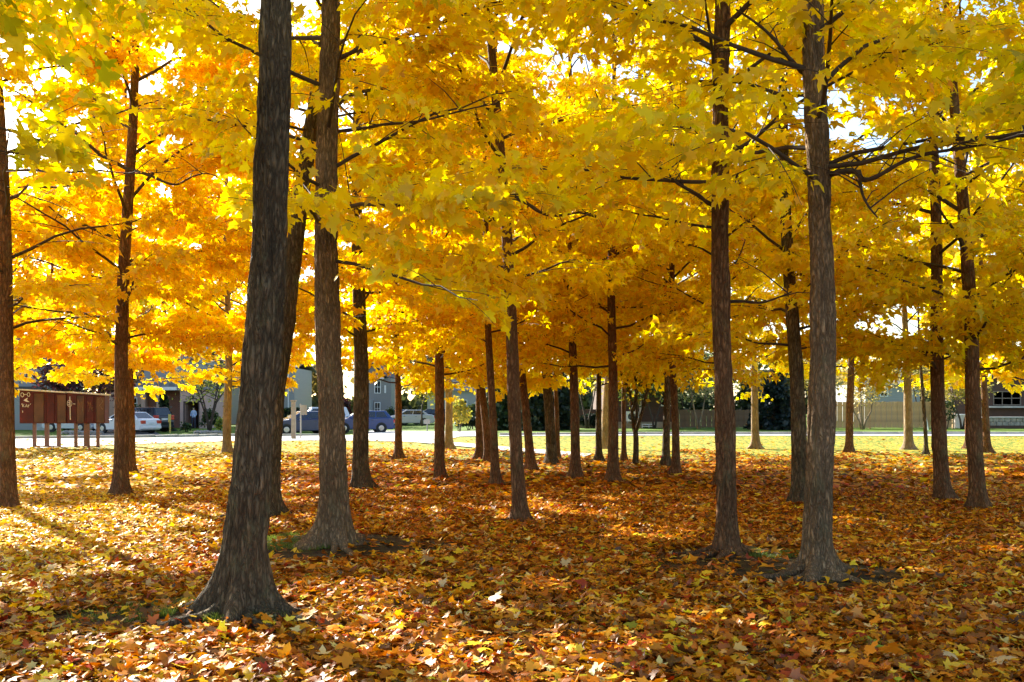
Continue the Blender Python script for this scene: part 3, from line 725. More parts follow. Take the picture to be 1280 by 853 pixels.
T(417,680,30,lean=-.01,H=12,zb=3.0,R=3.0,pal='yellow',bark=G,near=True,flare=1.1,fs=.16,seed=6,leafs=240,nb=26,label='straight grey-brown maple on a mossy root mound right behind the nearest dark one',
  sprays=[(3.1,rad(-100),2.6,rad(-4),1.5),(3.3,rad(-60),2.7,rad(-8),1.5),(2.75,rad(-25),2.2,rad(-8),1.3)])
T(332,647,26,lean=.05,bend=.11,H=11,zb=4.5,R=2.6,pal='yellow',bark=D,seed=5,flare=1.0,label='dark maple leaning right, half hidden behind the nearest trunk')
T(1022,716,30,lean=.0,H=12,zb=2.9,R=3.1,pal='yellow',bark=G,near=True,flare=1.25,fs=.10,seed=27,dens=.9,leafs=280,nb=26,label='smooth grey upright maple nearest the viewer at right, roots spreading on bare soil',
  sprays=[(3.3,rad(-35),2.4,rad(5),1.1),(3.9,rad(150),2.3,rad(25),1.)])
T(909,692,23,lean=-.013,H=11.5,zb=2.75,R=3.0,pal='gold',bark=B_,near=True,flare=1.0,fs=.12,seed=24,leafs=220,nb=26,label='brown rough-barked maple just left of the smooth grey one in the right half')
T(12,636,18,lean=-.026,H=11,zb=2.9,R=3.0,pal='orange',bark=B_,seed=1,dens=1.55,label='leftmost maple, cut by the left edge of the view')
T(150,621,17,lean=.029,H=11.5,zb=2.8,R=3.2,pal='orange',bark=B_,seed=2,dens=1.45,label='slim brown maple right of the brown mailbox cabinet')
T(164,592,9,lean=-.02,H=10,zb=2.7,R=3.2,pal='orange',bark=B_,seed=3,dens=1.45,label='thin maple peeping out behind the slim brown one by the mailboxes')
T(284,566,10,lean=.0,H=10.5,zb=2.5,R=3.6,pal='orange',bark=P_,seed=33,dens=1.45,flare=.4,label='pale straight trunk left of the nearest dark maple, by the street')
T(450,612,19,lean=-.005,H=11.5,zb=3.0,R=3.2,pal='orange',bark=D,seed=7,label='dark maple with a black scar low on its trunk, right of the mossy mound')
T(498,574,8.5,lean=-.01,H=10,zb=2.4,R=3.3,pal='yellow',bark=B_,seed=8,label='thin maple in front of the side street where the silver car stands')
T(549,598,12,lean=-.01,H=10.5,zb=2.5,R=3.2,pal='gold',bark=B_,seed=9,label='slightly crooked maple left of centre, just right of the street mouth')
T(561,561,9,lean=-.01,H=10,zb=2.5,R=3.4,pal='yellow',bark=P_,seed=10,label='far pale trunk beside the footpath left of centre')
T(611,578,9,lean=-.09,H=10.5,zb=2.3,R=3.0,pal='gold',bark=B_,seed=11,dens=.62,label='maple leaning left, front one of a crossing pair left of centre')
T(600,573,9,lean=-.03,H=10,zb=2.3,R=3.0,pal='gold',bark=B_,seed=34,dens=.62,label='maple with spreading dark roots, rear one of a crossing pair left of centre')
T(619,606,9.5,lean=-.035,H=10.5,zb=2.9,R=3.0,pal='gold',bark=B_,seed=12,dens=.62,label='thin maple just left of the thicker brown trunk at the centre')
T(651,653,16,lean=-.058,H=11,zb=3.0,R=3.0,pal='gold',bark=B_,seed=13,dens=1.15,nb=26,label='brown maple standing nearest at the middle of the view, tilting left')
T(664,588,10,lean=-.08,H=10.5,zb=2.9,R=3.0,pal='gold',bark=B_,seed=14,dens=.62,label='left-tilting maple close behind the central brown trunk')
T(690,581,12,lean=-.05,H=10,zb=2.4,R=3.0,pal='gold',bark=D,seed=15,dens=.62,label='dark maple in front of the black evergreens right of centre')
T(697,573,5.5,lean=-.02,H=9.5,zb=2.2,R=2.8,pal='yellow',bark=B_,seed=35,label='very thin maple touching the dark one before the evergreens')
T(719,598,11,lean=-.015,H=10.5,zb=2.9,R=3.0,pal='gold',bark=B_,seed=16,dens=.62,label='upright brown maple standing alone before the low tan foundation wall')
T(749,577,7,lean=-.02,H=9.5,zb=2.3,R=3.0,pal='yellow',bark=D,seed=17,label='thin dark maple between the upright brown one and the pale broad trunk')
T(757,561,12,lean=.05,H=10.5,zb=2.5,R=3.4,pal='yellow',bark=P_,seed=18,label='pale sunlit trunk mostly hidden behind the reddish straight maple')
T(766,603,12,lean=.0,H=10.5,zb=2.6,R=3.0,pal='gold',bark=B_,seed=19,dens=.62,label='reddish straight maple left of the air conditioner on the brick wall')
T(780,576,5.5,lean=.01,H=9,zb=2.2,R=2.6,pal='yellow',bark=B_,seed=20,label='very thin maple right against the left side of the air conditioner')
T(832,583,8.5,lean=.01,H=10,zb=2.5,R=3.0,pal='gold',bark=D,seed=22,dens=.62,label='dark member of a close pair of maples before the dark wooden fence')
T(845,594,9,lean=-.015,H=10.5,zb=2.6,R=3.0,pal='gold',bark=B_,seed=23,dens=.62,label='brown member of a close pair of maples before the dark wooden fence')
T(901,609,11,lean=.0,H=10.5,zb=2.6,R=3.0,pal='gold',bark=B_,seed=36,dens=.62,label='maple hidden behind the rough-barked trunk, its dark roots showing on the left')
T(945,561,9,lean=-.04,H=10,zb=2.3,R=3.3,pal='yellow',bark=P_,seed=25,label='pale sunlit maple in front of the big dark spruce')
T(1000,630,18,lean=-.04,H=11.5,zb=2.6,R=3.2,pal='gold',bark=D,seed=26,dens=.62,flare=1.1,label='dark red-brown maple half hidden behind the smooth grey one')
T(1062,566,9,lean=.0,H=9,zb=2.7,R=2.6,pal='yellow',bark=B_,seed=28,dens=.55,label='thin maple on the lawn before the left part of the sunny fence')
T(1136,562,10,lean=-.03,H=9,zb=2.6,R=3.0,pal='yellow',bark=P_,seed=29,dens=.7,label='sunlit maple with flared foot before the middle of the sunny fence')
T(1158,568,4.5,lean=-.05,H=6.5,zb=2.6,R=1.8,pal='yellow',bark=D,seed=30,nb=14,dens=.7,label='slender young maple between the sunlit one and the banded trunk')
T(1178,626,17,lean=-.028,H=11,zb=2.4,R=3.1,pal='yellow',bark=B_,seed=31,nb=26,label='banded brown maple, left one of the two at the right edge')
T(1224,637,18,lean=-.06,H=11,zb=2.3,R=3.1,pal='yellow',bark=B_,seed=32,nb=26,label='brown maple with black flared foot, right one of the two at the right edge')
T(1234,566,8,lean=-.04,H=9.5,zb=2.0,R=3.0,pal='yellow',bark=B_,seed=37,label='small maple on the lawn before the right-hand brick house')
# maples of the same grove just outside the picture, whose boughs hang into it
T(xy=(-4.6,4.6),r=.15,H=10,zb=2.9,R=3.2,pal='lime',bark=D,seed=41,leafs=260,nb=24,dens=1.25,label='maple left of the view whose green-yellow boughs hang into the upper left corner',
  sprays=[(2.75,rad(20),2.2,rad(8),1.3),(2.9,rad(45),2.6,rad(10),1.2),(3.3,rad(-10),2.8,rad(14),1.2)])
T(xy=(6.6,6.2),r=.14,H=10.5,zb=2.8,R=3.2,pal='lime',bark=G,seed=42,leafs=200,label='maple right of the view whose boughs hang into the upper right corner',
  sprays=[(3.0,rad(160),3.2,rad(14),1.1),(3.4,rad(190),3.4,rad(14),1.1)])
T(xy=(10.2,10.5),r=.14,H=11,zb=2.6,R=3.2,pal='yellow',bark=B_,seed=43,label='maple beyond the right edge of the view')
T(xy=(15,18),r=.13,H=10.5,zb=2.5,R=3.2,pal='yellow',bark=B_,seed=44,label='maple farther beyond the right edge of the view')
T(xy=(-10.5,9.5),r=.13,H=11,zb=2.9,R=3.0,pal='orange',bark=B_,seed=45,dens=1.5,label='maple beyond the left edge of the view')
T(xy=(-15.5,22),r=.13,H=11,zb=2.7,R=3.4,pal='orange',bark=B_,seed=46,dens=1.45,label='maple beyond the left edge of the view, near the mailbox cabinet')
# maples at the back of the grove whose stems stand hidden behind nearer ones
T(157,557.5,9,H=10,zb=2.4,R=3.9,pal='orange',bark=B_,seed=51,dens=1.3,label='maple at the back of the grove hidden behind the slim brown trunk by the mailboxes')
T(6,559,9,H=10,zb=2.4,R=3.9,pal='orange',bark=B_,seed=52,dens=1.3,label='maple at the back of the grove hidden behind the leftmost trunk')
T(318,563,8,H=10,zb=2.4,R=3.6,pal='orange',bark=B_,seed=53,label='maple at the back of the grove hidden behind the nearest dark trunk')
T(905,560,8,H=10,zb=2.6,R=3.5,pal='yellow',bark=B_,seed=54,label='maple at the back of the grove hidden behind the rough-barked brown trunk')
T(1020,560,8,H=10,zb=2.9,R=3.2,pal='yellow',bark=B_,seed=55,dens=.7,label='maple at the back of the grove hidden behind the smooth grey trunk')
T(1211,561,8,H=10,zb=2.5,R=3.4,pal='yellow',bark=B_,seed=56,label='maple at the back of the grove hidden behind the right-hand one of the edge pair')
T(1290,590,11,H=10.5,zb=2.4,R=3.2,pal='yellow',bark=B_,seed=57,label='maple just past the right edge beside the black-footed one')
T(xy=(-19.5,29),r=.13,H=11,zb=2.6,R=3.8,pal='orange',bark=B_,seed=58,dens=1.2,label='maple beyond the left edge of the view, farthest back')
T(xy=(-12.6,16.5),r=.13,H=11,zb=2.8,R=3.4,pal='orange',bark=B_,seed=59,dens=1.15,label='maple beyond the left edge of the view, just left of the leftmost trunk')
T(xy=(-8.7,11.9),r=.13,H=11,zb=3.0,R=3.2,pal='orange',bark=B_,seed=60,dens=.95,gapp=.7,label='maple beyond the left edge of the view, close beside the leftmost trunk')
for k, (px_, d_, sd) in enumerate([(6,92,61),(66,95,62),(136,94,63),(-62,93,64),(206,97,65),(283,108,66)]):
    T(xy=((px_-640)/FPX*d_,d_),r=.3,H=23,zb=5.5,R=7.5,pal='orange',bark=B_,seed=sd,dens=.10,nb=36,ls=2.7,no_sun_gap=True,group='tall maples behind the houses across the street',
      label=['tall maple behind the houses across the street, in line with the leftmost trunk','tall maple behind the pale sided house at left','tall maple behind the left end of the red brick house','tall maple behind the houses beyond the left edge of the view','tall maple behind the pink garage front','tall maple behind the light grey house right of the pink garage'][k])
for who, pts, d0, d1, r0, r1 in BOUGHS:
    owner = [o for o in C.objects if o.type == 'EMPTY' and who in o.get('label','')][0]
    P = np.array([at(px_,row_,d0+(d1-d0)*k/(len(pts)-1)) for k,(px_,row_) in enumerate(pts)])
    t = np.linspace(0,len(P)-1,len(P)*4); P = np.column_stack([np.interp(t,np.arange(len(P)),P[:,k]) for k in range(3)])
    for _ in range(5): P[1:-1] = (P[:-2]+2*P[1:-1]+P[2:])/4
    P -= np.array(owner.location)
    rr = np.linspace(r0,r1,len(P))*(1+.12*np.sin(np.arange(len(P))*1.9))
    bv, bf = tube(P, rr, 8); Vs, Fs, off = [bv], [bf], len(bv); q = np.random.default_rng(len(pts))
    for k in range(6,len(P)-1,3):
        a = q.uniform(0,6.28); L_ = q.uniform(.15,.5); dv = np.array([math.cos(a),math.sin(a)*.5,q.uniform(-.1,.8)])*L_
        tv, tf = tube(np.stack([P[k],P[k]+dv*.5+np.array([0,0,.03]),P[k]+dv]), np.array([.007,.005,.002]), 4); Vs.append(tv); Fs.append(tf+off); off += len(tv)
    link('branch', np_mesh('branch', np.concatenate(Vs), [np.concatenate(Fs)], M_TWIG, smooth=True), owner)
# ------------------------------------------------------------------ far planting
def leaf_cloud(P, size, cols, q, flat=.6, lod=3, drop=0.0):
    n = len(P)
    T = unit(q.normal(0,1,(n,3))+np.array([0,0,drop])); Nn = unit(q.normal(0,1,(n,3))*flat+np.array([0,0,.8])); Nn = unit(Nn-T*(Nn*T).sum(-1,keepdims=True))
    return leaf_geo(P,T,Nn,q.normal(size,size*.25,n).clip(size*.4,size*1.7),q.uniform(0,.6,n),TEMPL[lod])
def cloud_mesh(name, P, size, col, q, mat, root, var=.25, flat=.6, lod=3):
    v,f,k = leaf_cloud(P,size,None,q,flat,lod)
    c = np.array(col); c = c[q.integers(0,len(c),len(P))]*(1+var*q.standard_normal((len(P),1))); c = c.clip(.003,.95)
    STAT['tris'] += len(f)
    return tag(link(name, np_mesh(name, v, [f], mat, np.repeat(c,k,0)), root), kind='stuff')
def blob_points(q, n, rx, ry, rz, z0, rough=.35, hollow=.45):
    d = unit(q.normal(0,1,(n,3))); d[:,2] = np.where(d[:,2] < -.5, -d[:,2], d[:,2])
    a = np.arctan2(d[:,1],d[:,0]); bump = 1+rough*(vnoise(a*1.6+9,d[:,2]*2.5,int(q.integers(99)))-.5)*2
    r = q.uniform(hollow,1,n)**.6*bump
    return np.column_stack([d[:,0]*r*rx,d[:,1]*r*ry,z0+rz+d[:,2]*r*rz])
def shrub(px, row0, row1, wpx, d, cols, label, cat='shrub', seed=0, n=1500, size=.16, name='shrub', mat=None, stems=5, depth=.8, group=None, flat=.6):
    q = np.random.default_rng(seed+500)
    x = (px-640)/FPX*d; z = float(terr(x,d)); H = max(.3,(row1-row0)/FPX*d); W = wpx/FPX*d/2
    root = tag(empty(name,(x,d,z)), label, cat, group)
    st = MB()
    for k in range(stems):
        a = q.uniform(0,6.28); st.tube([(0.05*math.cos(a),.05*math.sin(a),-.05),(W*.25*math.cos(a),W*.25*math.sin(a),H*.35),(W*.5*math.cos(a),W*.5*math.sin(a),H*.7)],[.03,.02,.008],5)
    st.build('stem', M_TWIG, root)
    cloud_mesh('foliage', blob_points(q,n,W,W*depth,H/2,0.0), size, cols, q, mat or M_GREEN, root, flat=flat)
    return root
def conifer(px, row0, row1, wpx, d, cols, label, seed=0, n=5200, cone=1.0, size=.24, name='conifer_tree'):
    q = np.random.default_rng(seed+700)
    x = (px-640)/FPX*d; z = float(terr(x,d)); H = (row1-row0)/FPX*d; W = wpx/FPX*d/2
    root = tag(empty(name,(x,d,z)), label, 'conifer')
    MB().tube([(0,0,-.1),(0,0,H*.5),(0,0,H*.97)],[.14,.09,.015],8).build('trunk', M_TWIG, root)
    br = MB(); P = []
    nb = 70
    for k in range(nb):
        t = (k+.5)/nb; zz = H*(.03+.95*t); L_ = W*((1-t)**cone*.95+.05)*q.uniform(.75,1.12); a = k*2.4+q.uniform(-.4,.4)
        e = -.12+.5*t; tip = np.array([L_*math.cos(a),L_*math.sin(a),zz+L_*e-.1*L_])
        br.tube([(0,0,zz),tuple(tip)],[.025,.006],4,cap=False)
        m_ = int(n/nb*(0.35+1.3*(1-t)))
        s = q.uniform(.15,1.03,m_)**.7; pp = np.array([0,0,zz])*(1-s)[:,None]+tip*s[:,None]
        pp += q.normal(0,1,(m_,3))*np.array([.10,.10,.07])*(.5+L_*.28); P.append(pp)
    br.build('boughs', M_TWIG, root)['kind'] = 'stuff'
    P = np.concatenate(P); P[:,2] = P[:,2].clip(.05)
    cloud_mesh('foliage', P, size, cols, q, M_CONIFER, root, flat=1.2)
    return root
def small_tree(px, row, d, stems, Htop, R, cols, label, seed=0, n=1200, size=.14, zc=1.6, bark=None, name='small_tree', cat='tree', mat=None, r=.06, spread=.35):
    q = np.random.default_rng(seed+900); x = (px-640)/FPX*d; z = float(terr(x,d))
    root = tag(empty(name,(x,d,z)), label, cat); tips = []
    for k in range(stems):
        a = 6.283*k/stems+q.uniform(-.5,.5); st = MB(); s = spread if stems > 1 else .05
        p1 = np.array([math.cos(a)*s*.35,math.sin(a)*s*.35,zc*.45]); p2 = np.array([math.cos(a)*s,math.sin(a)*s,zc]); p3 = np.array([math.cos(a)*R*.4,math.sin(a)*R*.4,Htop*.8])
        st.tube([(math.cos(a)*.04,math.sin(a)*.04,-.05),p1,p2,p3],[r*1.25,r,r*.75,r*.2],8)
        for b in range(7):
            t = .25+.75*b/7; o = p2*(1-t)+p3*t; a2 = q.uniform(0,6.28); tip = o+np.array([math.cos(a2)*R*.6,math.sin(a2)*R*.6,R*q.uniform(.1,.6)])
            mid = (o+tip)/2+np.array([0,0,.12]); st.tube([o,mid,tip],[r*.4,r*.25,r*.06],5); tips.append((o,tip))
        st.build('trunk' if stems == 1 else 'stem', bark or M_TWIG, root, smooth=True)
    P = []
    for o,tip in tips:
        m_ = max(4,int(n/len(tips))); s = q.uniform(.3,1.1,m_)[:,None]; P.append(o*(1-s)+tip*s+q.normal(0,.16*R,(m_,3)))
    if n: cloud_mesh('crown', np.concatenate(P), size, cols, q, mat or M_GREEN, root)
    return root
GRN = [(.045,.075,.02),(.06,.10,.025),(.035,.055,.018)]
DKC = [(.014,.024,.014),(.02,.034,.02),(.028,.042,.022)]
BLUEC = [(.010,.020,.018),(.016,.028,.024)]
YEL = [(.62,.48,.05),(.5,.42,.06),(.7,.5,.05),(.35,.36,.06)]
PLUM = [(.05,.014,.016),(.09,.022,.02),(.03,.012,.014),(.24,.05,.05)]
YG = [(.30,.34,.05),(.42,.40,.06),(.16,.22,.04)]
small_tree(108,543,66,3,5.2,3.3,PLUM,'dark red plum tree behind the brown mailbox cabinet',1,4200,.20,1.9,name='plum_tree',r=.09)
small_tree(262,538,66,4,4.6,2.6,YG,'spreading bare-branched tree on a mulch bed before the pink garage wall',2,650,.15,1.5,name='small_tree',r=.085)
conifer(205,488,535,22,71,GRN[:1]+DKC,'dark cone-shaped evergreen between the parked black car and the porch',3,2600,name='cone_evergreen')
shrub(262,508,534,22,72,GRN,'round clipped bush at the right end of the pink garage wall',seed=3,n=1200,size=.14)
shrub(233,526,537,13,69,GRN,'low green bush below the dark garage opening',seed=4,n=500,size=.12)
shrub(170,500,530,24,76,GRN,'dark rounded bush above the parked black car',seed=5,n=900,size=.16)
shrub(276,520,537,14,69,YG,'yellow-green clump right of the mulch bed',seed=6,n=500,size=.13)
shrub(424,498,534,34,80,PLUM,'dark purple shrub showing between two trunks left of the grey house',seed=7,n=1500,size=.2)
shrub(488,508,531,12,90,GRN,'narrow dark bush at the right corner of the grey house',seed=8,n=600,size=.15)
shrub(477,519,531,16,88,[(.20,.06,.03),(.10,.06,.03),(.07,.09,.03)],'reddish low shrub before the grey house',seed=9,n=600,size=.13)
shrub(574,500,541,26,58,YEL[1:],'loose yellow-green shrub behind the far pale trunk',seed=10,n=1500,size=.14)
shrub(586,520,538,30,64,DKC,'low dark clipped hedge bush left of the evergreens',seed=11,n=1700,size=.13)
shrub(590,506,538,12,66,GRN,'rounded grey-green bush on top of the low dark bush',seed=12,n=700,size=.14)
conifer(624,470,543,38,60,[(.022,.045,.018),(.035,.065,.025)],'green conifer left of the central trunks',13,3800,.8)
conifer(668,482,543,46,57,DKC,'broad black-green evergreen behind the left-tilting maple',14,4800,.55)
conifer(701,474,543,40,58,DKC,'tall black-green evergreen left of the tan foundation wall',15,4600,.6)
small_tree(734,541,60,2,6.0,2.4,YEL,'yellow-leaved small tree above the dark hedge behind the upright maple',16,2400,.17,1.6)
shrub(741,514,530,40,61.2,DKC,'long dark hedge on the foundation wall left of the brick wall',seed=17,n=2200,size=.16,depth=.3)
small_tree(818,541,60,2,4.4,2.1,GRN+YG[:1],'green leafy tree hiding the right end of the brick wall',18,2600,.17,1.4)
small_tree(873,541,59,3,4.6,2.1,[(.35,.33,.14),(.18,.20,.07),(.10,.13,.04),(.45,.42,.2)],'pale-stemmed tree with thin grey-green leaves before the dark fence',19,2100,.15,1.2,bark=M_BARK_PALE)
conifer(967,466,541,68,57,BLUEC,'big blue-black spruce between two trunks right of centre',20,6200,.6,.22,name='spruce_tree')
small_tree(1078,541,57.5,4,4.6,1.9,[(.55,.42,.13),(.45,.36,.10),(.62,.5,.2)],'pale yellow small tree with white stems before the sunny fence',21,2300,.13,1.1,bark=M_BARK_PALE,spread=.5)
shrub(1183,498,538,27,59,GRN,'green bush at the foot of the right end of the sunny fence',seed=22,n=700,size=.12)
small_tree(527,534,84,1,5.5,2.6,YEL,'yellow street tree by the silver parked car',23,2000,.19,1.8,r=.08)
small_tree(858,537,67,2,5.2,2.5,GRN+[(.22,.22,.07)],'leafy green tree rising behind the left end of the shaded fence',31,2400,.2,1.8)
small_tree(903,537,70,2,5.6,2.6,[(.30,.28,.12),(.20,.20,.08),(.40,.36,.15)],'grey-gold thin tree rising behind the shaded fence',32,2300,.19,1.8)
conifer(935,478,537,46,72,DKC,'dark evergreen behind the right end of the shaded fence',33,3000,.7,.3)
small_tree(1020,537,68,2,5.5,2.4,[(.5,.38,.08),(.35,.28,.08),(.22,.2,.07)],'golden thin tree behind the left end of the sunny fence',34,2000,.18,1.8)
small_tree(1150,537,70,2,5.5,2.6,[(.45,.36,.1),(.3,.27,.09)],'pale gold tree behind the middle of the sunny fence',35,1800,.18,1.8)
small_tree(1203,540,58,2,3.6,1.6,[(.5,.4,.08),(.35,.3,.08)],'small yellow tree at the left corner of the right-hand brick house',36,1500,.14,1.3)
# dark twisted little tree among the maples
def vase_tree():
    x, y, z = ground_at(795,580); root = tag(empty('small_tree',(x,y,z)),'small dark tree forking into a vase of thin stems before the air conditioner','tree')
    k = y/FPX
    def P(px,row,dy=0): return ((px-795)*k, dy, (580-row)*k)
    MB().tube([P(794,583),P(795,565),P(795,548),P(794,536)],[.085,.07,.065,.06],10).build('trunk', M_BARK_DARK, root, smooth=True)
    for pts in [[(794,538),(790,515),(786,490),(782,455),(779,425)],[(795,537),(797,515),(795,480),(797,450),(801,430)],[(795,538),(801,515),(807,495),(815,478),(829,463)],
                [(803,508),(808,488),(809,465),(818,448)],[(790,512),(798,490),(803,470),(806,452),(812,447)],[(786,488),(776,470),(770,452)]]:
        mb = MB(); mb.tube([P(a,b,.25*math.sin(i*1.7+a)) for i,(a,b) in enumerate(pts)],np.linspace(.05,.012,len(pts)),7); mb.build('branch', M_BARK_DARK, root, smooth=True)
    q = np.random.default_rng(5); pp = np.column_stack([q.uniform(-.5,.6,260),q.uniform(-.5,.5,260),q.uniform(1.5,3.3,260)])
    cloud_mesh('crown', pp, .10, [(.10,.13,.03),(.5,.4,.04)], q, M_GREEN, root)
vase_tree()
# clipped hedge by the street
def hedge(px0, px1, row0, d, dep, label):
    q = np.random.default_rng(3); x0 = (px0-640)/FPX*d; x1 = (px1-640)/FPX*d; xc = (x0+x1)/2; z = float(terr(xc,d)); H = CAM_H+(HOR-row0)/FPX*d-z
    root = tag(empty('hedge',(xc,d,z)),label,'hedge')
    n = 5200; P = np.column_stack([q.uniform(x0-xc,x1-xc,n),q.uniform(0,dep,n),q.uniform(0,H,n)])
    s = q.integers(0,3,n); P[s == 0,1] = q.normal(0,.05,(s == 0).sum()); P[s == 1,2] = H+q.normal(0,.05,(s == 1).sum())
    cloud_mesh('foliage', P, .16, GRN+DKC, q, M_GREEN, root, flat=1.2)
    st = MB()
    for k in range(6): st.tube([(x0-xc+(k+.5)*(x1-x0)/6,dep/2,-.05),(x0-xc+(k+.5)*(x1-x0)/6,dep/2,H*.9)],[.04,.02],5)
    st.build('stem', M_TWIG, root)
hedge(338,374,513,68,1.2,'tall dark clipped hedge left of the dark hatchback')

def far_wood():
    q = np.random.default_rng(12); P, Cc = [], []
    cols = [(.20,.15,.04),(.08,.09,.03),(.05,.06,.025),(.24,.17,.03),(.12,.10,.05)]
    for k in range(95):
        x = -190+4.0*k+q.uniform(-2,2); y = q.uniform(118,150); H = q.uniform(5.5,10.5); r = q.uniform(2.6,4.6)
        n = 260; pp = blob_points(q,n,r,r,H*.45,H*.12,hollow=.3); P.append(pp+np.array([x,y,float(terr(x,y))])); c = cols[q.integers(len(cols))]; Cc.append(np.array([c])*q.uniform(.7,1.3,(n,1)))
        n = 200; pp = blob_points(q,n,3.2,2.0,1.9,-.6,hollow=.2); P.append(pp+np.array([x+q.uniform(-2,2),y-4,float(terr(x,y))])); c = cols[1+q.integers(2)]; Cc.append(np.array([c])*q.uniform(.7,1.3,(n,1)))
    P = np.concatenate(P); Cc = np.concatenate(Cc); v,f,k = leaf_cloud(P,.95,None,q,1.0); STAT['tris'] += len(f)
    tag(link('far_wood', np_mesh('far_wood', v, [f], M_GREEN, np.repeat(Cc,k,0))), kind='stuff')
far_wood()

# ------------------------------------------------------------------ houses
M_WHITE = plain('white_paint',(.78,.77,.74),.5,var=.05); M_GLASS = plain('window_glass',(.05,.06,.07),.08,var=.3,scale=.7,spec=.8)
M_ROOF = plain('dark_shingles',(.075,.07,.07),.95,var=.35,scale=4,bump=.5); M_ROOFG = plain('grey_shingles',(.20,.20,.21),.95,var=.3,scale=4,bump=.5)
def brick_mat(name, a, b, mortar, s=1.0):
    m, N, L, p = new_mat(name); p.inputs['Roughness'].default_value = .9
    tc = N.new('ShaderNodeTexCoord'); mp = N.new('ShaderNodeMapping'); mp.inputs['Rotation'].default_value = (math.pi/2,0,0); L.new(tc.outputs['Object'],mp.inputs['Vector'])
    br = N.new('ShaderNodeTexBrick'); br.inputs['Scale'].default_value = s; br.inputs['Brick Width'].default_value = .22; br.inputs['Row Height'].default_value = .075; br.inputs['Mortar Size'].default_value = .008
    br.inputs['Color1'].default_value = (*a,1); br.inputs['Color2'].default_value = (*b,1); br.inputs['Mortar'].default_value = (*mortar,1)
    L.new(mp.outputs['Vector'],br.inputs['Vector']); L.new(br.outputs['Color'],p.inputs['Base Color'])
    return m
def siding_mat(name, col, pitch=.16):
    m, N, L, p = new_mat(name); p.inputs['Roughness'].default_value = .6; p.inputs['Base Color'].default_value = (*col,1)
    tc = N.new('ShaderNodeTexCoord'); wv = N.new('ShaderNodeTexWave'); wv.wave_profile = 'SAW'; wv.bands_direction = 'Z'; wv.inputs['Scale'].default_value = math.pi/10/pitch
    L.new(tc.outputs['Object'],wv.inputs['Vector']); b = N.new('ShaderNodeBump'); b.inputs['Strength'].default_value = .9; b.inputs['Distance'].default_value = .02
    L.new(wv.outputs['Fac'],b.inputs['Height']); L.new(b.outputs['Normal'],p.inputs['Normal']); return m
M_BRICKR = brick_mat('red_brick',(.24,.075,.045),(.30,.10,.06),(.3,.26,.22)); M_BRICKT = brick_mat('tan_brick',(.42,.24,.17),(.48,.28,.2),(.4,.36,.32))
M_BRICKD = brick_mat('dark_brown_brick',(.075,.035,.026),(.10,.045,.03),(.06,.05,.045)); M_PINK = plain('pink_stucco',(.52,.34,.29),.9,var=.08,scale=3)
M_SIDW = siding_mat('white_siding',(.30,.31,.32)); M_SIDG = siding_mat('grey_siding',(.24,.235,.23)); M_SIDL = siding_mat('light_grey_siding',(.30,.31,.32))
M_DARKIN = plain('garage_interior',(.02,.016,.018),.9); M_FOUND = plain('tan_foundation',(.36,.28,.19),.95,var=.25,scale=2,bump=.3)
M_METAL = plain('grey_metal',(.3,.3,.3),.45,.6)
def X(px,d): return (px-640)/FPX*d
def Z(row,d): return CAM_H+(HOR-row)/FPX*d
def window(root, px0, px1, r0, r1, d, off=0.0, bars=1, mat=None):
    x0, x1, z1, z0 = X(px0,d), X(px1,d), Z(r0,d), Z(r1,d); f = MB(); t = .07; y = -off-.04
    f.box(x0,x1,y,y+.1,z1-t,z1); f.box(x0,x1,y,y+.1,z0,z0+t); f.box(x0,x0+t,y,y+.1,z0+t,z1-t); f.box(x1-t,x1,y,y+.1,z0+t,z1-t)
    for b in range(1,bars+1):
        xm = x0+(x1-x0)*b/(bars+1); f.box(xm-.025,xm+.025,y+.01,y+.09,z0+t,z1-t)
    zm = (z0+z1)/2; f.box(x0+t,x1-t,y+.015,y+.085,zm-.03,zm+.03)
    o = f.build('window', mat or M_WHITE, root); o.location = (-root.location.x,0,-root.location.z)
    g = MB().box(x0+t*.5,x1-t*.5,y+.04,y+.055,z0+t*.5,z1-t*.5).build('pane', M_GLASS, o)
    return o
class House:
    def __init__(s, label, px, d, name='house'):
        s.d = d; x = X(px,d); s.root = tag(empty(name,(x,d,float(terr(x,d)))),label,'house'); s.x = x; s.z = s.root.location.z
    def put(s, mb, name, mat, **k):
        o = mb.build(name, mat, s.root, **k); o.location = (-s.x,0,-s.z); return o
    def block(s, name, mat, px0, px1, r0, r1, y0=0.0, dep=8.0):
        d = s.d; return s.put(MB().box(X(px0,d),X(px1,d),y0,y0+dep,Z(r1,d) if r1 else s.z-.2,Z(r0,d)), name, mat)
    def gable(s, px0, px1, r_eave, r_ridge, mat, y0=-.4, dep=9.0, along='x', name='roof', over=.35):
        d = s.d; x0, x1, ze, zr = X(px0,d)-over, X(px1,d)+over, Z(r_eave,d), Z(r_ridge,d)
        if along == 'y':   # gable end faces the street
            mb = MB().prism([(x0,ze-.05),((x0+x1)/2,zr),(x1,ze-.05),(x1,ze+.15),((x0+x1)/2,zr+.22),(x0,ze+.15)],y0,y0+dep)
            s.put(mb, name, mat); s.put(MB().prism([(x0+over+.02,ze-.06),((x0+x1)/2,zr-.06),(x1-over-.02,ze-.06)],y0+.42,y0+dep-.5),'gable_wall',s.wallmat)
        else:
            ym = y0+dep/2; vv = [(x0,y0,ze),(x1,y0,ze),(x1,ym,zr),(x0,ym,zr),(x0,y0+dep,ze),(x1,y0+dep,ze)]
            mb = MB().add(vv+[(a,b,c-.15) for a,b,c in vv],[(0,1,2,3),(3,2,5,4),(6,9,8,7),(9,10,11,8),(0,6,7,1),(4,5,11,10),(0,3,9,6),(3,4,10,9),(1,7,8,2),(2,8,11,5)])
            s.put(mb, name, mat)
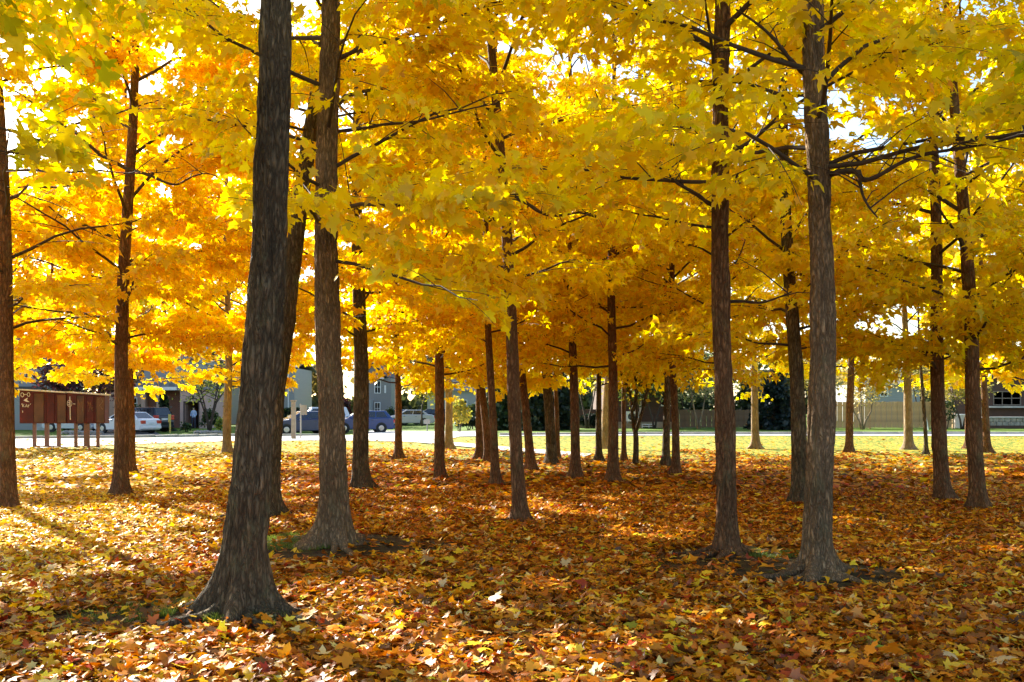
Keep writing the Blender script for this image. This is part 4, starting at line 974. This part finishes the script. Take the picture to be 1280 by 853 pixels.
# pale sided house at the far left
h = House('pale sided house with a dark garage roof at the left edge', 10, 75); h.wallmat = M_SIDW
h.block('upper_wall', M_SIDW, -40, 41, 440, 486, .8, 8); h.block('wall', M_SIDL, -30, 46, 489, None, 0, 1.2)
h.gable(-40,41,440,418,M_ROOF,dep=10); h.put(MB().box(X(-34,75),X(49,75),-.35,.75,Z(489,75),Z(483.5,75)),'garage_roof',M_ROOF)
window(h.root,0,14,455,472,75,-.8); h.put(MB().box(X(50,75),X(74,75),-1.2,.0,h.z,Z(533,75)).box(X(53,75),X(74,75),-.9,0,Z(533,75),Z(529,75)).box(X(56,75),X(74,75),-.6,0,Z(529,75),Z(526,75)),'steps',M_KERB)
# brick and pink house
h = House('red brick house with a pink garage front and white porch fascia', 200, 80); h.wallmat = M_SIDW
h.block('brick_wall', M_BRICKR, 174, 224.5, 487, None, 2.0, 7); h.block('side_wall', M_BRICKT, 128, 173.5, 490, None, 1.0, 8)
h.block('upper_wall', M_SIDW, 165, 232, 446, 475, 2.6, 6); h.gable(165,232,446,428,M_ROOFG,y0=2,dep=7.4)
h.put(MB().prism([(X(168,80),Z(484,80)),(X(236,80),Z(484,80)),(X(234,80),Z(475,80)),(X(172,80),Z(475,80))],-.1,2.5),'porch_roof',M_ROOFG)
h.put(MB().box(X(168,80),X(238,80),-.16,-.1,Z(488,80),Z(484,80)),'fascia',M_WHITE)
for a,b in ((176,181),(195.5,198)): h.put(MB().box(X(a,80),X(b,80),0,.35,h.z,Z(488,80)),'porch_column',M_BRICKT)
d_ = 80; gw = MB(); gx0,gx1,gz1 = X(225,d_),X(258,d_),Z(487.5,d_); ox0,ox1,oz = X(230.5,d_),X(248,d_),Z(503,d_)
gw.box(gx0,ox0,.0,.3,h.z-.1,gz1); gw.box(ox1,gx1,0,.3,h.z-.1,gz1); gw.box(ox0,ox1,0,.3,oz,gz1); gw.box(gx0,gx0+.25,.3,6,h.z-.1,gz1); gw.box(gx1-.25,gx1,.3,6,h.z-.1,gz1)
h.put(gw,'garage_wall',M_PINK)
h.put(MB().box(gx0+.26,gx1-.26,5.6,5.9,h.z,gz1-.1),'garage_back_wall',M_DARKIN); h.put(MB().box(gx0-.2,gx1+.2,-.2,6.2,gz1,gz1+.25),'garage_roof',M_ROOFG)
h.put(MB().box(ox0-.08,ox0,-.03,.05,h.z,oz+.08).box(ox1,ox1+.08,-.03,.05,h.z,oz+.08).box(ox0,ox1,-.03,.05,oz,oz+.08),'door_frame',plain('dark_trim',(.05,.03,.03),.6))
h.put(MB().prism([(X(239.5,d_),Z(499,d_)),(X(242.5,d_),Z(499,d_)),(X(243,d_),Z(495.5,d_)),(X(241,d_),Z(494,d_)),(X(239,d_),Z(495.5,d_))],-.28,-.05),'wall_lantern',plain('black_iron',(.02,.02,.02),.5))
window(h.root,152,166,497,512,80,-1.0)
# other houses across the street
h = House('light grey house showing right of the pink garage', 272, 98); h.wallmat = M_SIDL
h.block('wall', M_SIDL, 262, 330, 478, None); h.gable(262,330,478,452,M_ROOF); window(h.root,268,276,492,503,98); window(h.root,300,312,490,503,98)
h = House('white-grey house behind the dark clipped hedge', 350, 92); h.wallmat = M_SIDL
h.block('wall', M_SIDL, 336, 368, 460, None); h.gable(336,368,460,447,M_ROOF); window(h.root,342,347,497,512,92,0,0); window(h.root,352,360,470,484,92)
h.put(MB().box(X(360,92),X(361.2,92),-.1,-.02,h.z,Z(462,92)),'downspout',M_WHITE)
h = House('grey two-storey house with a dark gable roof and white windows', 470, 95); h.wallmat = M_SIDG
h.block('wall', M_SIDG, 454, 489, 473, None); h.gable(452,480,472,456,M_ROOF,along='y'); h.put(MB().box(X(452,95),X(480.5,95),-.5,-.05,Z(474,95),Z(471,95)),'eave_trim',M_WHITE)
window(h.root,468,476,476,492,95); window(h.root,480.5,482.5,482,491.5,95,0,0); window(h.root,468,475.5,503,519,95)
h.block('bay_wall', M_SIDL, 453, 466.5, 500, None, -1.2, 1.2); h.put(MB().box(X(455,95),X(465,95),-1.26,-1.2,h.z,Z(520,95)),'garage_door',plain('pale_blue_door',(.42,.52,.62),.5))
h.block('porch', M_SIDG, 484, 500, 512, None, -.8, 1.0)
h = House('far pale house glimpsed past the side street', 565, 112); h.wallmat = M_SIDW
h.block('wall', M_SIDW, 534, 606, 488, None); h.gable(534,606,488,464,M_ROOFG); window(h.root,545,552,500,512,112); window(h.root,575,584,500,512,112)
# brick house with the air conditioner
h = House('dark brown brick house with a tan foundation and an air conditioner', 785, 62); h.wallmat = M_SIDL
h.block('wall', M_BRICKD, 756, 846, 478, None, 0, 9); h.block('foundation', M_FOUND, 720, 846.5, 527.5, None, -.06, .055)
h.block('garden_wall', M_BRICKD, 720, 755.5, 512, 527.5, .0, .3); h.gable(752,850,478,445,M_ROOF,along='x',dep=10); h.block('dormer_wall', M_SIDL, 818, 850, 452, 478.5, .6, 5)
h.put(MB().box(X(799,62),X(801.4,62),-.1,-.02,Z(527,62),Z(480,62)),'downspout',plain('pinkish_spout',(.62,.50,.46),.5)); window(h.root,802,820,530,536.5,62,.06,1)
window(h.root,826,840,490,508,62)
h = House('grey roofed house behind the sunny fence', 1105, 84); h.wallmat = M_SIDL
h.block('wall', M_SIDL, 1082, 1150, 480, None); h.gable(1082,1150,480,452,M_ROOFG,dep=11); window(h.root,1100,1110,485,496,84)
h = House('dark brick house with a wide front window at the right edge', 1260, 64); h.wallmat = M_BRICKD
h.block('wall', M_BRICKD, 1194, 1345, 470, None, 0, 2.6); h.gable(1194,1345,470,452,M_ROOF,dep=3.6); window(h.root,1241,1276,489,507,64,0,2,plain('brown_window_frame',(.16,.12,.09),.6))
h.put(MB().box(X(1230,64),X(1300,64),-.5,-.02,Z(510,64),Z(507.8,64)),'window_ledge',M_KERB)

# air conditioner
d = 61.6; x = X(790,d); ac = tag(empty('air_conditioner',(x,d-.02,Z(527,d))),'white air conditioner with a round black fan on the dark brick wall','air conditioner')
wd = 15/FPX*d; hh = 12.5/FPX*d
MB().box(-wd/2,wd/2,-.3,0,0,hh).build('casing', M_WHITE, ac, bevel=.015)
c = MB(); c.tube([(-.06,-.302,hh/2),(-.06,-.325,hh/2)],[.24,.24],24); c.build('fan_opening', plain('fan_black',(.012,.012,.012),.5), ac)
for k in range(4):
    a = k*math.pi/2; MB().add([(-.06,-.33,hh/2),(-.06+.2*math.cos(a),-.328,hh/2+.2*math.sin(a)),(-.06+.2*math.cos(a+.7),-.336,hh/2+.2*math.sin(a+.7))],[(0,1,2),(2,1,0)]).build('fan_blade', plain('fan_grey',(.12,.12,.12),.5), ac)
MB().tube([(-.06,-.33,hh/2),(-.06,-.35,hh/2)],[.035,.03],10).build('hub', M_WHITE, ac)
MB().box(-wd/2+.05,-wd/2+.1,-.3,-.002,-.12,-.002).box(wd/2-.1,wd/2-.05,-.3,-.002,-.12,-.002).build('bracket', M_METAL, ac)

# fences of upright boards
def fence(px0, px1, row0, d, label, mat, bw=.165, gap=.006):
    x0, x1 = X(px0,d), X(px1,d); z0 = float(terr(x0,d)); H = Z(row0,d)-z0; q = random.Random(int(px0))
    root = tag(empty('wooden_fence',(x0,d,z0)),label,'fence')
    bm_ = [MB().box(-bw/2,bw/2,-.012,.012,.06,H-.02*k).mesh('board', mat, bevel=.004) for k in range(3)]
    n = int((x1-x0)/(bw+gap))
    for k in range(n):
        o = link('board', bm_[q.randrange(3)], root, ((k+.5)*(bw+gap), (-.035 if k%2 else .0)+q.uniform(-.006,.006), q.uniform(-.015,.015))); o.rotation_euler = (0,q.uniform(-.006,.006),0)
    pm = MB().box(-.05,.05,.045,.145,-.2,H+.06).mesh('post', mat, bevel=.008)
    np_ = max(2,int((x1-x0)/2.4)+1)
    for k in range(np_): link('post', pm, root, (k*(x1-x0)/(np_-1),0,0))
    for zz in (.3,H-.3): MB().box(0,x1-x0,.014,.044,zz,zz+.09).build('rail', mat, root)
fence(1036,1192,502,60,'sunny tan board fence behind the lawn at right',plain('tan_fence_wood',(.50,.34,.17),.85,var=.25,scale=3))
fence(846,958,512,61,'shaded brown board fence between the brick house and the spruce',plain('shaded_fence_wood',(.17,.11,.065),.85,var=.25,scale=3))  # shade on these boards is put into the darker wood colour
# right-hand front garden
d = 60.5; o = tag(empty('planter',(X(1262,d),d,0)),'low stone planter wall with pale coping before the right-hand brick house','planter')
for r_ in range(2):
    for k in range(9):
        MB().box(-1.65+k*.37+(r_*.15),-1.65+k*.37+.35+(r_*.15),-.2,.2,.18+r_*.24,.41+r_*.24).build('stone', plain('field_stone',(.30,.27,.23),.9,var=.3,scale=4) if k+r_ == 0 else bpy.data.materials['field_stone'], o, bevel=.03)
MB().box(-1.75,2.0,-.26,.26,.655,.74).build('coping', M_KERB, o, bevel=.01); MB().box(-1.7,1.9,-.18,.18,-.1,.175).build('footing', M_BRICKD, o)
o = tag(empty('post',(X(1224,60),60,0)),'square wooden post beside the low stone planter','post'); MB().box(-.11,.11,-.11,.11,-.1,Z(511,60)).build('shaft', plain('grey_wood',(.33,.27,.21),.9,var=.25,scale=5), o, bevel=.01); MB().box(-.14,.14,-.14,.14,Z(511,60)+.002,Z(511,60)+.07).build('cap', bpy.data.materials['grey_wood'], o, bevel=.01)
o = tag(empty('garden_chest',(X(1198,60.5),60.5,0)),'white garden chest at the right end of the sunny fence','chest'); MB().box(-.33,.33,-.25,.25,.02,.82).build('body', plain('cream_plastic',(.62,.54,.48),.6), o, bevel=.02); MB().box(-.36,.36,-.28,.28,.824,.9).build('lid', M_WHITE, o, bevel=.02)
o = tag(link('stake', MB().tube([(.30,0,-.05),(0,0,1.75)],[.035,.03],8).mesh('stake', M_WHITE), None, (X(1154,56),56,0)),'thin white stake leaning against the sunny fence','stake')
o = tag(empty('utility_pole',(X(1052,95),95,0)),'grey utility pole rising behind the sunny fence','pole'); MB().tube([(0,0,-.3),(0,0,7)],[.16,.12],10).build('shaft', plain('weathered_pole',(.33,.33,.33),.8), o); MB().box(-.9,.9,-.06,.06,6.2,6.35).build('cross_arm', bpy.data.materials['weathered_pole'], o)

# ------------------------------------------------------------------ mailbox cabinet
M_RUST = plain('brown_enamel',(.085,.010,.005),.42,var=.35,scale=2.5,spec=.25); M_BRONZE = plain('bronze_panel',(.12,.048,.018),.38,var=.5,scale=1.6,spec=.3)
M_TOPW = plain('sunlit_metal_top',(.62,.56,.50),.4); M_LEG = plain('brown_leg',(.16,.07,.045),.5); M_MARK = plain('white_marker_paint',(.75,.66,.58),.7,var=.05)
dm = 32.6
def mailbox(px0, px1, legs, label, panels, row_top0, row_top1, sc):
    x0, y, z = ground_at((px0+px1)/2, 561.0); y = dm; z = float(terr(x0,y)); xc = X((px0+px1)/2,dm)
    root = tag(empty('mailbox_cabinet',(xc,y,z)),label,'mailbox','community mailbox cabinets by the street')
    b0 = Z(529.5,dm)-z; t0 = Z(row_top0,dm)-z; t1 = Z(row_top1,dm)-z
    a, b = X(px0,dm)-xc, X(px1,dm)-xc; dep = .36
    MB().prism([(a,b0),(b,b0),(b,t1),(a,t0)],0,dep).build('cabinet', M_RUST, root)
    MB().prism([(a-.04,t0+.003),(b+.04,t1+.003),(b+.04,t1+.045),(a-.04,t0+.045)],-.07,dep+.05).build('top', M_TOPW, root)  # pale top: the sunlight on it is put into its colour
    for k,(p0,p1,mt) in enumerate(panels):
        q0,q1 = X(p0,dm)-xc,X(p1,dm)-xc; zt = min(np.interp(q0,[a,b],[t0,t1]),np.interp(q1,[a,b],[t0,t1]))
        pn = MB().box(q0+.015,q1-.015,-.02,-.001,b0+.03,zt-.06).build('panel', mt, root, bevel=.006)
        MB().box(q0-.012,q0+.012,-.035,-.001,b0+.01,zt-.04).build('divider', M_RUST, root)
    for p,wd in legs:
        q0 = X(p,dm)-xc
        for yy in ((.04,.12) if wd < 2 else (.03,.14)): pass
        MB().box(q0-.035*wd/1.5,q0+.035*wd/1.5,.06,.13,-.1,b0).build('leg', M_LEG, root, bevel=.006)
    MB().box(X(legs[0][0],dm)-xc,X(legs[-1][0],dm)-xc,.075,.115,.02,.06).build('ground_rail', M_LEG, root)
    return root, xc, z
root, xc, z0m = mailbox(24.5,83,[(41.5,2.4),(57,3),(72,2.6)],'left brown community mailbox cabinet with a white emblem and scrawled letters',[(42,55.5,M_BRONZE),(57.5,69,M_RUST),(71,83,M_BRONZE)],488,491.8,1)
def pt(px,row): return (X(px,dm)-xc, -.012, Z(row,dm)-z0m)
def stroke(root, pts, r, name='marking', y=None):
    P = [pt(a,b) for a,b in pts]; MB().tube(P,[r]*len(P),5).build(name, M_MARK, root)
# emblem: a ring, a bar and a wing, then the scrawl below it
ring = [(28.2+1.9*math.cos(a),493.8+2.6*math.sin(a)) for a in np.linspace(0,6.28,15)]
stroke(root, ring, .012); stroke(root, [(30.2,493.2),(33.5,493.4)], .012)
stroke(root, [(36+1.7*math.cos(a),493.4+2.4*math.sin(a)) for a in np.linspace(0,6.28,13)], .011)
MB().prism([(pt(29.5,500)[0],pt(29.5,500.6)[2]),(pt(33.5,500)[0],pt(33.5,498)[2]),(pt(35,500)[0],pt(35,497.4)[2]),(pt(33.6,0)[0],pt(0,500.2)[2]),(pt(37,0)[0],pt(0,502.8)[2]),(pt(33,0)[0],pt(0,502.4)[2])],-.012,-.002).build('emblem', M_MARK, root)
for s in ([(27,506),(28,504.5)],[(28.5,509),(28.5,505.5),(30.5,505.8),(29,507.3),(30.8,509)],[(32,509),(33.2,505.3),(34.2,509)],[(32.5,507.6),(34,507.6)],[(35.3,509.5),(35.5,506),(37,506.8),(35.6,507.8)],[(37.6,506),(38.8,504.8)],[(28.6,513.5),(28.7,516)]): stroke(root, s, .010)
root, xc, z0m = mailbox(84,131,[(93.3,2.2),(107,4),(121,2.2)],'right brown community mailbox cabinet with a white target mark and streak',[(95.5,106,M_BRONZE),(107.5,118,M_RUST),(120,131,M_BRONZE)],491.2,494.6,1)
stroke(root, [(87.2+3*math.cos(a),504.5+4*math.sin(a)) for a in np.linspace(0,6.28,17)], .009); stroke(root, [(87.6,496),(87.9,510),(88.2,525)], .016)
stroke(root, [(85.2,503),(88,504.6),(85.4,506.4)], .016); stroke(root, [(91.8,505),(94.4,505.3)], .012)
for s in ([(110,502),(112,508),(113,503),(115,512)],[(111,515),(113,508),(116,514),(116.5,509)],[(122.5,500),(126,497),(129,502),(125,507),(128.5,512)],[(98,500),(100,509),(103,502),(104,514)]):
    P = [pt(a,b) for a,b in s]; P = [(a,-.024,c) for a,b,c in P]; MB().tube(P,[.007]*len(P),4).build('scribble', plain('tan_scrawl',(.34,.20,.11),.6) if 'tan_scrawl' not in bpy.data.materials else bpy.data.materials['tan_scrawl'], root)

# ------------------------------------------------------------------ posts by the street
def post(px, row0, row1, w_px, d, mat, label, name='post', square=True):
    x = X(px,d); z = float(terr(x,d)); H = Z(row0,d)-z; r = w_px/FPX*d/2
    root = tag(empty(name,(x,d,z)),label,'post')
    (MB().box(-r,r,-r,r,-.2,H) if square else MB().tube([(0,0,-.2),(0,0,H)],[r,r],8)).build('shaft', mat, root, bevel=.008 if square else 0)
    return root, H, r
M_GREYW = plain('pale_grey_wood',(.28,.25,.20),.9,var=.2,scale=5); M_YEL = plain('yellow_marker_paint',(.62,.48,.10),.6)
rt,H,r = post(367,502,549.5,5.2,43,M_GREYW,'grey square wooden post before the dark hatchback'); MB().box(-r-.03,r+.03,-r-.03,r+.03,H+.002,H+.06).build('cap', M_GREYW, rt)
rt,H,r = post(376,505,549,1.8,43.5,M_METAL,'thin grey sign pole right of the grey wooden post','sign_pole',False); MB().box(-.02,.28,-.035,-.025,H-.5,H-.05).build('plate', M_METAL, rt)
rt,H,r = post(534,524,543.5,1.4,62,M_METAL,'thin grey sign pole at the corner of the side street','sign_pole',False); MB().box(-.2,.2,-.06,-.05,H-.32,H-.02).build('plate', M_METAL, rt)
rt,H,r = post(212.5,518,537,2.4,66.5,M_YEL,'yellow marker post in the grass before the porch','marker_post',False); MB().box(-.09,.09,-.09,-.075,H-.55,H).build('plate', M_YEL, rt)
rt,H,r = post(361,519,540,2.2,63,M_YEL,'yellow marker post before the clipped hedge','marker_post',False); MB().box(-.08,.08,-.08,-.065,H-.5,H).build('plate', M_YEL, rt)

# stones edging the beds
def stones(pxs, rows, d, label, s0, group, n):
    q = random.Random(5); ms = []
    for k in range(4):
        bm = bmesh.new(); bmesh.ops.create_icosphere(bm, subdivisions=1, radius=1)
        for v in bm.verts: v.co = Vector((v.co.x*1.3*q.uniform(.75,1.2),v.co.y*q.uniform(.8,1.2),v.co.z*.6*q.uniform(.8,1.2)))
        me = bpy.data.meshes.new('stone'); bm.to_mesh(me); bm.free(); me.materials.append(bpy.data.materials['field_stone']); ms.append(me)
    for k in range(n):
        px = pxs[0]+(pxs[1]-pxs[0])*(k+.5)/n; x = X(px,d)
        o = link('stone', ms[k%4], None, (x,d+q.uniform(-.15,.15),float(terr(x,d))+s0*.25)); o.scale = (s0*q.uniform(.8,1.2),)*3; o.rotation_euler = (0,0,q.uniform(0,6)); tag(o,label,'stone',group)
stones((82,124),None,63,'rounded edging stone on the grass below the white cars',.3,'edging stones below the white cars',11)
stones((246,276),None,64.5,'rounded edging stone round the mulch bed of the bare-branched tree',.26,'edging stones of the mulch bed',10)

# ------------------------------------------------------------------ cars
M_TYRE = plain('tyre',(.02,.02,.02),.85); M_RIM = plain('alloy_rim',(.45,.45,.47),.3,.8); M_CGLASS = plain('car_glass',(.02,.025,.035),.06,var=.2,spec=.9)
M_TAIL = plain('tail_light',(.55,.02,.02),.2,coat=.5); M_HEAD = plain('head_light',(.75,.76,.78),.12,coat=.5); M_BLK = plain('black_trim',(.02,.02,.022),.6); M_PLATE = plain('number_plate',(.7,.72,.76),.5)
KIND = {
 'sedan': dict(L=4.65,W=1.78,low=[(-2.32,.32),(-2.34,.62),(-2.28,.92),(-2.1,1.0),(-1.6,1.02),(.95,.96),(1.6,.88),(2.15,.76),(2.32,.62),(2.33,.34),(2.2,.22),(-2.2,.22)],cab=(-1.85,1.15,-1.15,.25,.98,1.44)),
 'hatch': dict(L=4.2,W=1.74,low=[(-2.06,.32),(-2.1,.6),(-2.06,.95),(-1.95,1.02),(.95,.98),(1.5,.9),(1.95,.76),(2.1,.6),(2.1,.34),(2.0,.22),(-2.0,.22)],cab=(-2.0,1.1,-1.55,.2,.99,1.48)),
 'suv': dict(L=4.75,W=1.86,low=[(-2.34,.4),(-2.38,.7),(-2.34,1.08),(-2.25,1.14),(1.0,1.1),(1.7,1.04),(2.2,.94),(2.36,.75),(2.36,.42),(2.2,.3),(-2.25,.3)],cab=(-2.28,1.15,-2.02,.45,1.11,1.76)),
}
def car(px, d, heading, kind, paint, label, dz=0.0, name='parked_car'):
    K = KIND[kind]; x = X(px,d); z = float(terr(x,d))+.02+dz; W = K['W']/2
    root = tag(empty(name,(x,d,z),heading),label,'car','cars parked along the street')
    low = K['low']; n = len(low); cz = .6
    ins = [(a*.965,cz+(b-cz)*.90) for a,b in low]
    V = [(a,-W,b) for a,b in ins]+[(a,-W+.10,b) for a,b in low]+[(a,W-.10,b) for a,b in low]+[(a,W,b) for a,b in ins]
    F = [tuple(range(n)),tuple(range(4*n-1,3*n-1,-1))]
    for k in range(3): F += [(k*n+i,k*n+(i+1)%n,(k+1)*n+(i+1)%n,(k+1)*n+i) for i in range(n)]
    MB().add(V,F).build('body', paint, root, bevel=.02, smooth=False)
    b0,b1,t0,t1,zb_,zt = K['cab']; wb, wt = W-.10, W-.30
    cabV = [(b0,-wb,zb_-.02),(b1,-wb,zb_-.02),(b1,wb,zb_-.02),(b0,wb,zb_-.02),(t0,-wt,zt),(t1,-wt,zt),(t1,wt,zt),(t0,wt,zt)]
    MB().add(cabV,[(0,3,2,1),(4,5,6,7),(0,1,5,4),(1,2,6,5),(2,3,7,6),(3,0,4,7)]).build('cabin', paint, root, bevel=.05)
    def pane(q4, nm, i0, i1, j0, j1):
        A,B,Cc,Dd = [Vector(v) for v in q4]   # bottom-left, bottom-right, top-right, top-left
        nrm = (B-A).cross(Dd-A).normalized()*.012
        def pt_(u,v): return (A*(1-u)+B*u)*(1-v)+(Dd*(1-u)+Cc*u)*v
        P = [pt_(i0,j0),pt_(i1,j0),pt_(i1,j1),pt_(i0,j1)]
        MB().add([tuple(p+nrm) for p in P]+[tuple(p-nrm*.8) for p in P],[(0,1,2,3),(7,6,5,4),(0,4,5,1),(1,5,6,2),(2,6,7,3),(3,7,4,0)]).build(nm, M_CGLASS, root)
    c = cabV
    for u0,u1 in ((.10,.36),(.39,.64),(.67,.92)) if kind != 'sedan' else ((.12,.50),(.53,.90)):
        pane((c[0],c[1],c[5],c[4]),'side_window',u0,u1,.14,.86); pane((c[2],c[3],c[7],c[6]),'side_window',1-u1,1-u0,.14,.86)
    pane((c[1],c[2],c[6],c[5]),'windscreen',.07,.93,.08,.92); pane((c[3],c[0],c[4],c[7]),'rear_window',.09,.91,.12,.88)
    wr = .32 if kind != 'suv' else .37
    ax = (-K['L']*.29, K['L']*.30)
    for xx in ax:
        for s in (-1,1):
            MB().tube([(xx,s*(W-.04),wr+.01),(xx,s*(W+.004),wr+.01)],[wr+.055]*2,20).build('wheel_arch', M_BLK, root)
            wh = MB().tube([(xx,s*(W-.2),wr),(xx,s*(W-.02),wr),(xx,s*(W+.02),wr)],[wr,wr,wr*.93],20).build('wheel', M_TYRE, root)
            MB().tube([(xx,s*(W+.015),wr),(xx,s*(W+.03),wr)],[wr*.62,wr*.5],14).build('rim', M_RIM, wh)
    e = K['low']; zl = .78 if kind != 'suv' else .98
    for s in (-1,1):
        y0,y1 = sorted((s*(W-.42),s*(W-.05)))
        xr = -K['L']/2-.035
        MB().box(xr,xr+.16,y0,y1,zl-.12,zl+(.10 if kind != 'suv' else .22)).build('tail_light', M_TAIL, root, bevel=.02)
        MB().box(K['L']/2-.28,K['L']/2-.02,y0,y1,zl-.16,zl-.02).build('headlight', M_HEAD, root, bevel=.02)
        yb0,yb1 = sorted((s*(W-.02),s*(W+.16)))
        MB().box(b1-.45,b1-.32,yb0,yb1,zb_+.0,zb_+.13).build('mirror', paint, root, bevel=.02)
        for xd in (-.7,.35):
            yy0,yy1 = sorted((s*(W-.03),s*(W+.012))); MB().box(xd,xd+.16,yy0,yy1,zb_-.15,zb_-.12).build('door_handle', M_BLK, root)
    MB().box(-K['L']/2-.045,-K['L']/2+.02,-.26,.26,zl-.14,zl).build('number_plate', M_PLATE, root)
    MB().box(K['L']/2-.06,K['L']/2+.02,-.5,.5,.38,.56).build('grille', M_BLK, root)
    MB().box(-K['L']/2-.05,-K['L']/2+.12,-W+.06,W-.06,.32,.5).build('bumper', M_BLK if kind == 'suv' else paint, root, bevel=.03)
    return root
def paint(n, c, metal=.0): return plain(n, c, .3, metal, var=.04, coat=.08)
NAVY, WHITE, SILV, BLUE = paint('navy_paint',(.012,.014,.03)), paint('white_car_paint',(.72,.73,.76)), paint('silver_paint',(.42,.44,.47),.3), paint('dark_blue_paint',(.014,.03,.10))
car(176,69,rad(152),'suv',NAVY,'dark navy estate car parked tail-on behind the white sedan',name='parked_suv')
car(159,65.5,rad(152),'sedan',WHITE,'white sedan with red tail lights between the mailboxes and the navy car')
car(93,69,rad(165),'hatch',paint('pale_silver_paint',(.60,.64,.70)),'pale silver car showing below the mailbox cabinets')
car(378,62,rad(208),'hatch',BLUE,'dark blue hatchback parked nose-left beside the grey wooden post')
car(396,69,rad(200),'suv',WHITE,'white van partly hidden behind the dark blue hatchback and a trunk')
car(452,65,rad(196),'hatch',paint('slate_blue_paint',(.025,.06,.20)),'slate blue hatchback split by the scarred dark trunk')
car(511,88,rad(188),'sedan',SILV,'silver sedan parked across the side street')
car(489,92,rad(190),'hatch',paint('steel_blue_paint',(.14,.19,.28)),'steel blue car nosed out left of the silver sedan')
car(537,93,rad(185),'hatch',paint('black_paint',(.015,.016,.02)),'black car right of the silver sedan')

# ------------------------------------------------------------------ person in the garage doorway
def person():
    d = 79.0; x = X(242,d); z = float(terr(x,d)); root = tag(empty('person',(x,d,z)),'person in a pale blue shirt and dark trousers standing in the garage doorway','person')
    V = [(0,0,.93),(0,.01,1.12),(0,.02,1.33),(0,.02,1.46),(0,0,1.53),(0,-.015,1.62),(0,-.01,1.70),
         (.17,.02,1.41),(.21,.02,1.13),(.12,-.20,1.04),(.06,-.27,1.06),(-.17,.02,1.41),(-.22,.0,1.14),(-.16,-.22,1.05),(-.09,-.28,1.08),
         (.09,0,.86),(.11,-.02,.48),(.11,.02,.08),(.12,-.13,.03),(-.09,0,.86),(-.11,-.01,.48),(-.12,.03,.08),(-.14,-.12,.03)]
    E = [(0,1),(1,2),(2,3),(3,4),(4,5),(5,6),(3,7),(7,8),(8,9),(9,10),(3,11),(11,12),(12,13),(13,14),(0,15),(15,16),(16,17),(17,18),(0,19),(19,20),(20,21),(21,22)]
    Rr = {0:.14,1:.13,2:.15,3:.10,4:.055,5:.095,6:.075,7:.065,8:.048,9:.036,10:.04,11:.065,12:.048,13:.036,14:.04,15:.10,16:.065,17:.045,18:.04,19:.10,20:.065,21:.045,22:.04}
    me = bpy.data.meshes.new('body'); me.from_pydata(V,E,[]); o = link('body', me, root)
    sk = o.modifiers.new('skin','SKIN'); sk.use_smooth_shade = True
    for i,v in enumerate(me.skin_vertices[0].data): v.radius = (Rr[i],Rr[i]*(.75 if i in (0,1,2) else 1)); v.use_root = (i == 0)
    o.modifiers.new('sub','SUBSURF').levels = 2; o.modifiers['sub'].render_levels = 2
    m, N, L, p = new_mat('skin_shirt_trousers'); tc = N.new('ShaderNodeTexCoord'); sp = N.new('ShaderNodeSeparateXYZ'); L.new(tc.outputs['Object'],sp.inputs[0])
    cr = N.new('ShaderNodeValToRGB'); cr.color_ramp.interpolation = 'CONSTANT'; e = cr.color_ramp.elements; e[0].color = (.03,.02,.02,1); e[1].position = .045; e[1].color = (.02,.025,.05,1)
    for pos,c in ((.52,(.42,.50,.68)),(.84,(.45,.26,.18))): k = e.new(pos); k.color = (*c,1)
    dv = N.new('ShaderNodeMath'); dv.operation = 'DIVIDE'; dv.inputs[1].default_value = 1.8; L.new(sp.outputs['Z'],dv.inputs[0]); L.new(dv.outputs[0],cr.inputs['Fac']); L.new(cr.outputs['Color'],p.inputs['Base Color']); p.inputs['Roughness'].default_value = .8
    me.materials.append(m)
    bm = bmesh.new(); bmesh.ops.create_uvsphere(bm,u_segments=14,v_segments=8,radius=.108)
    bmesh.ops.delete(bm, geom=[v for v in bm.verts if v.co.z < -.01 and v.co.y < .03], context='VERTS')
    me2 = bpy.data.meshes.new('hair'); bm.to_mesh(me2); bm.free(); me2.materials.append(plain('dark_hair',(.03,.02,.015),.8)); link('hair', me2, root, (0,-.005,1.67))
person()
print('STAT', STAT)
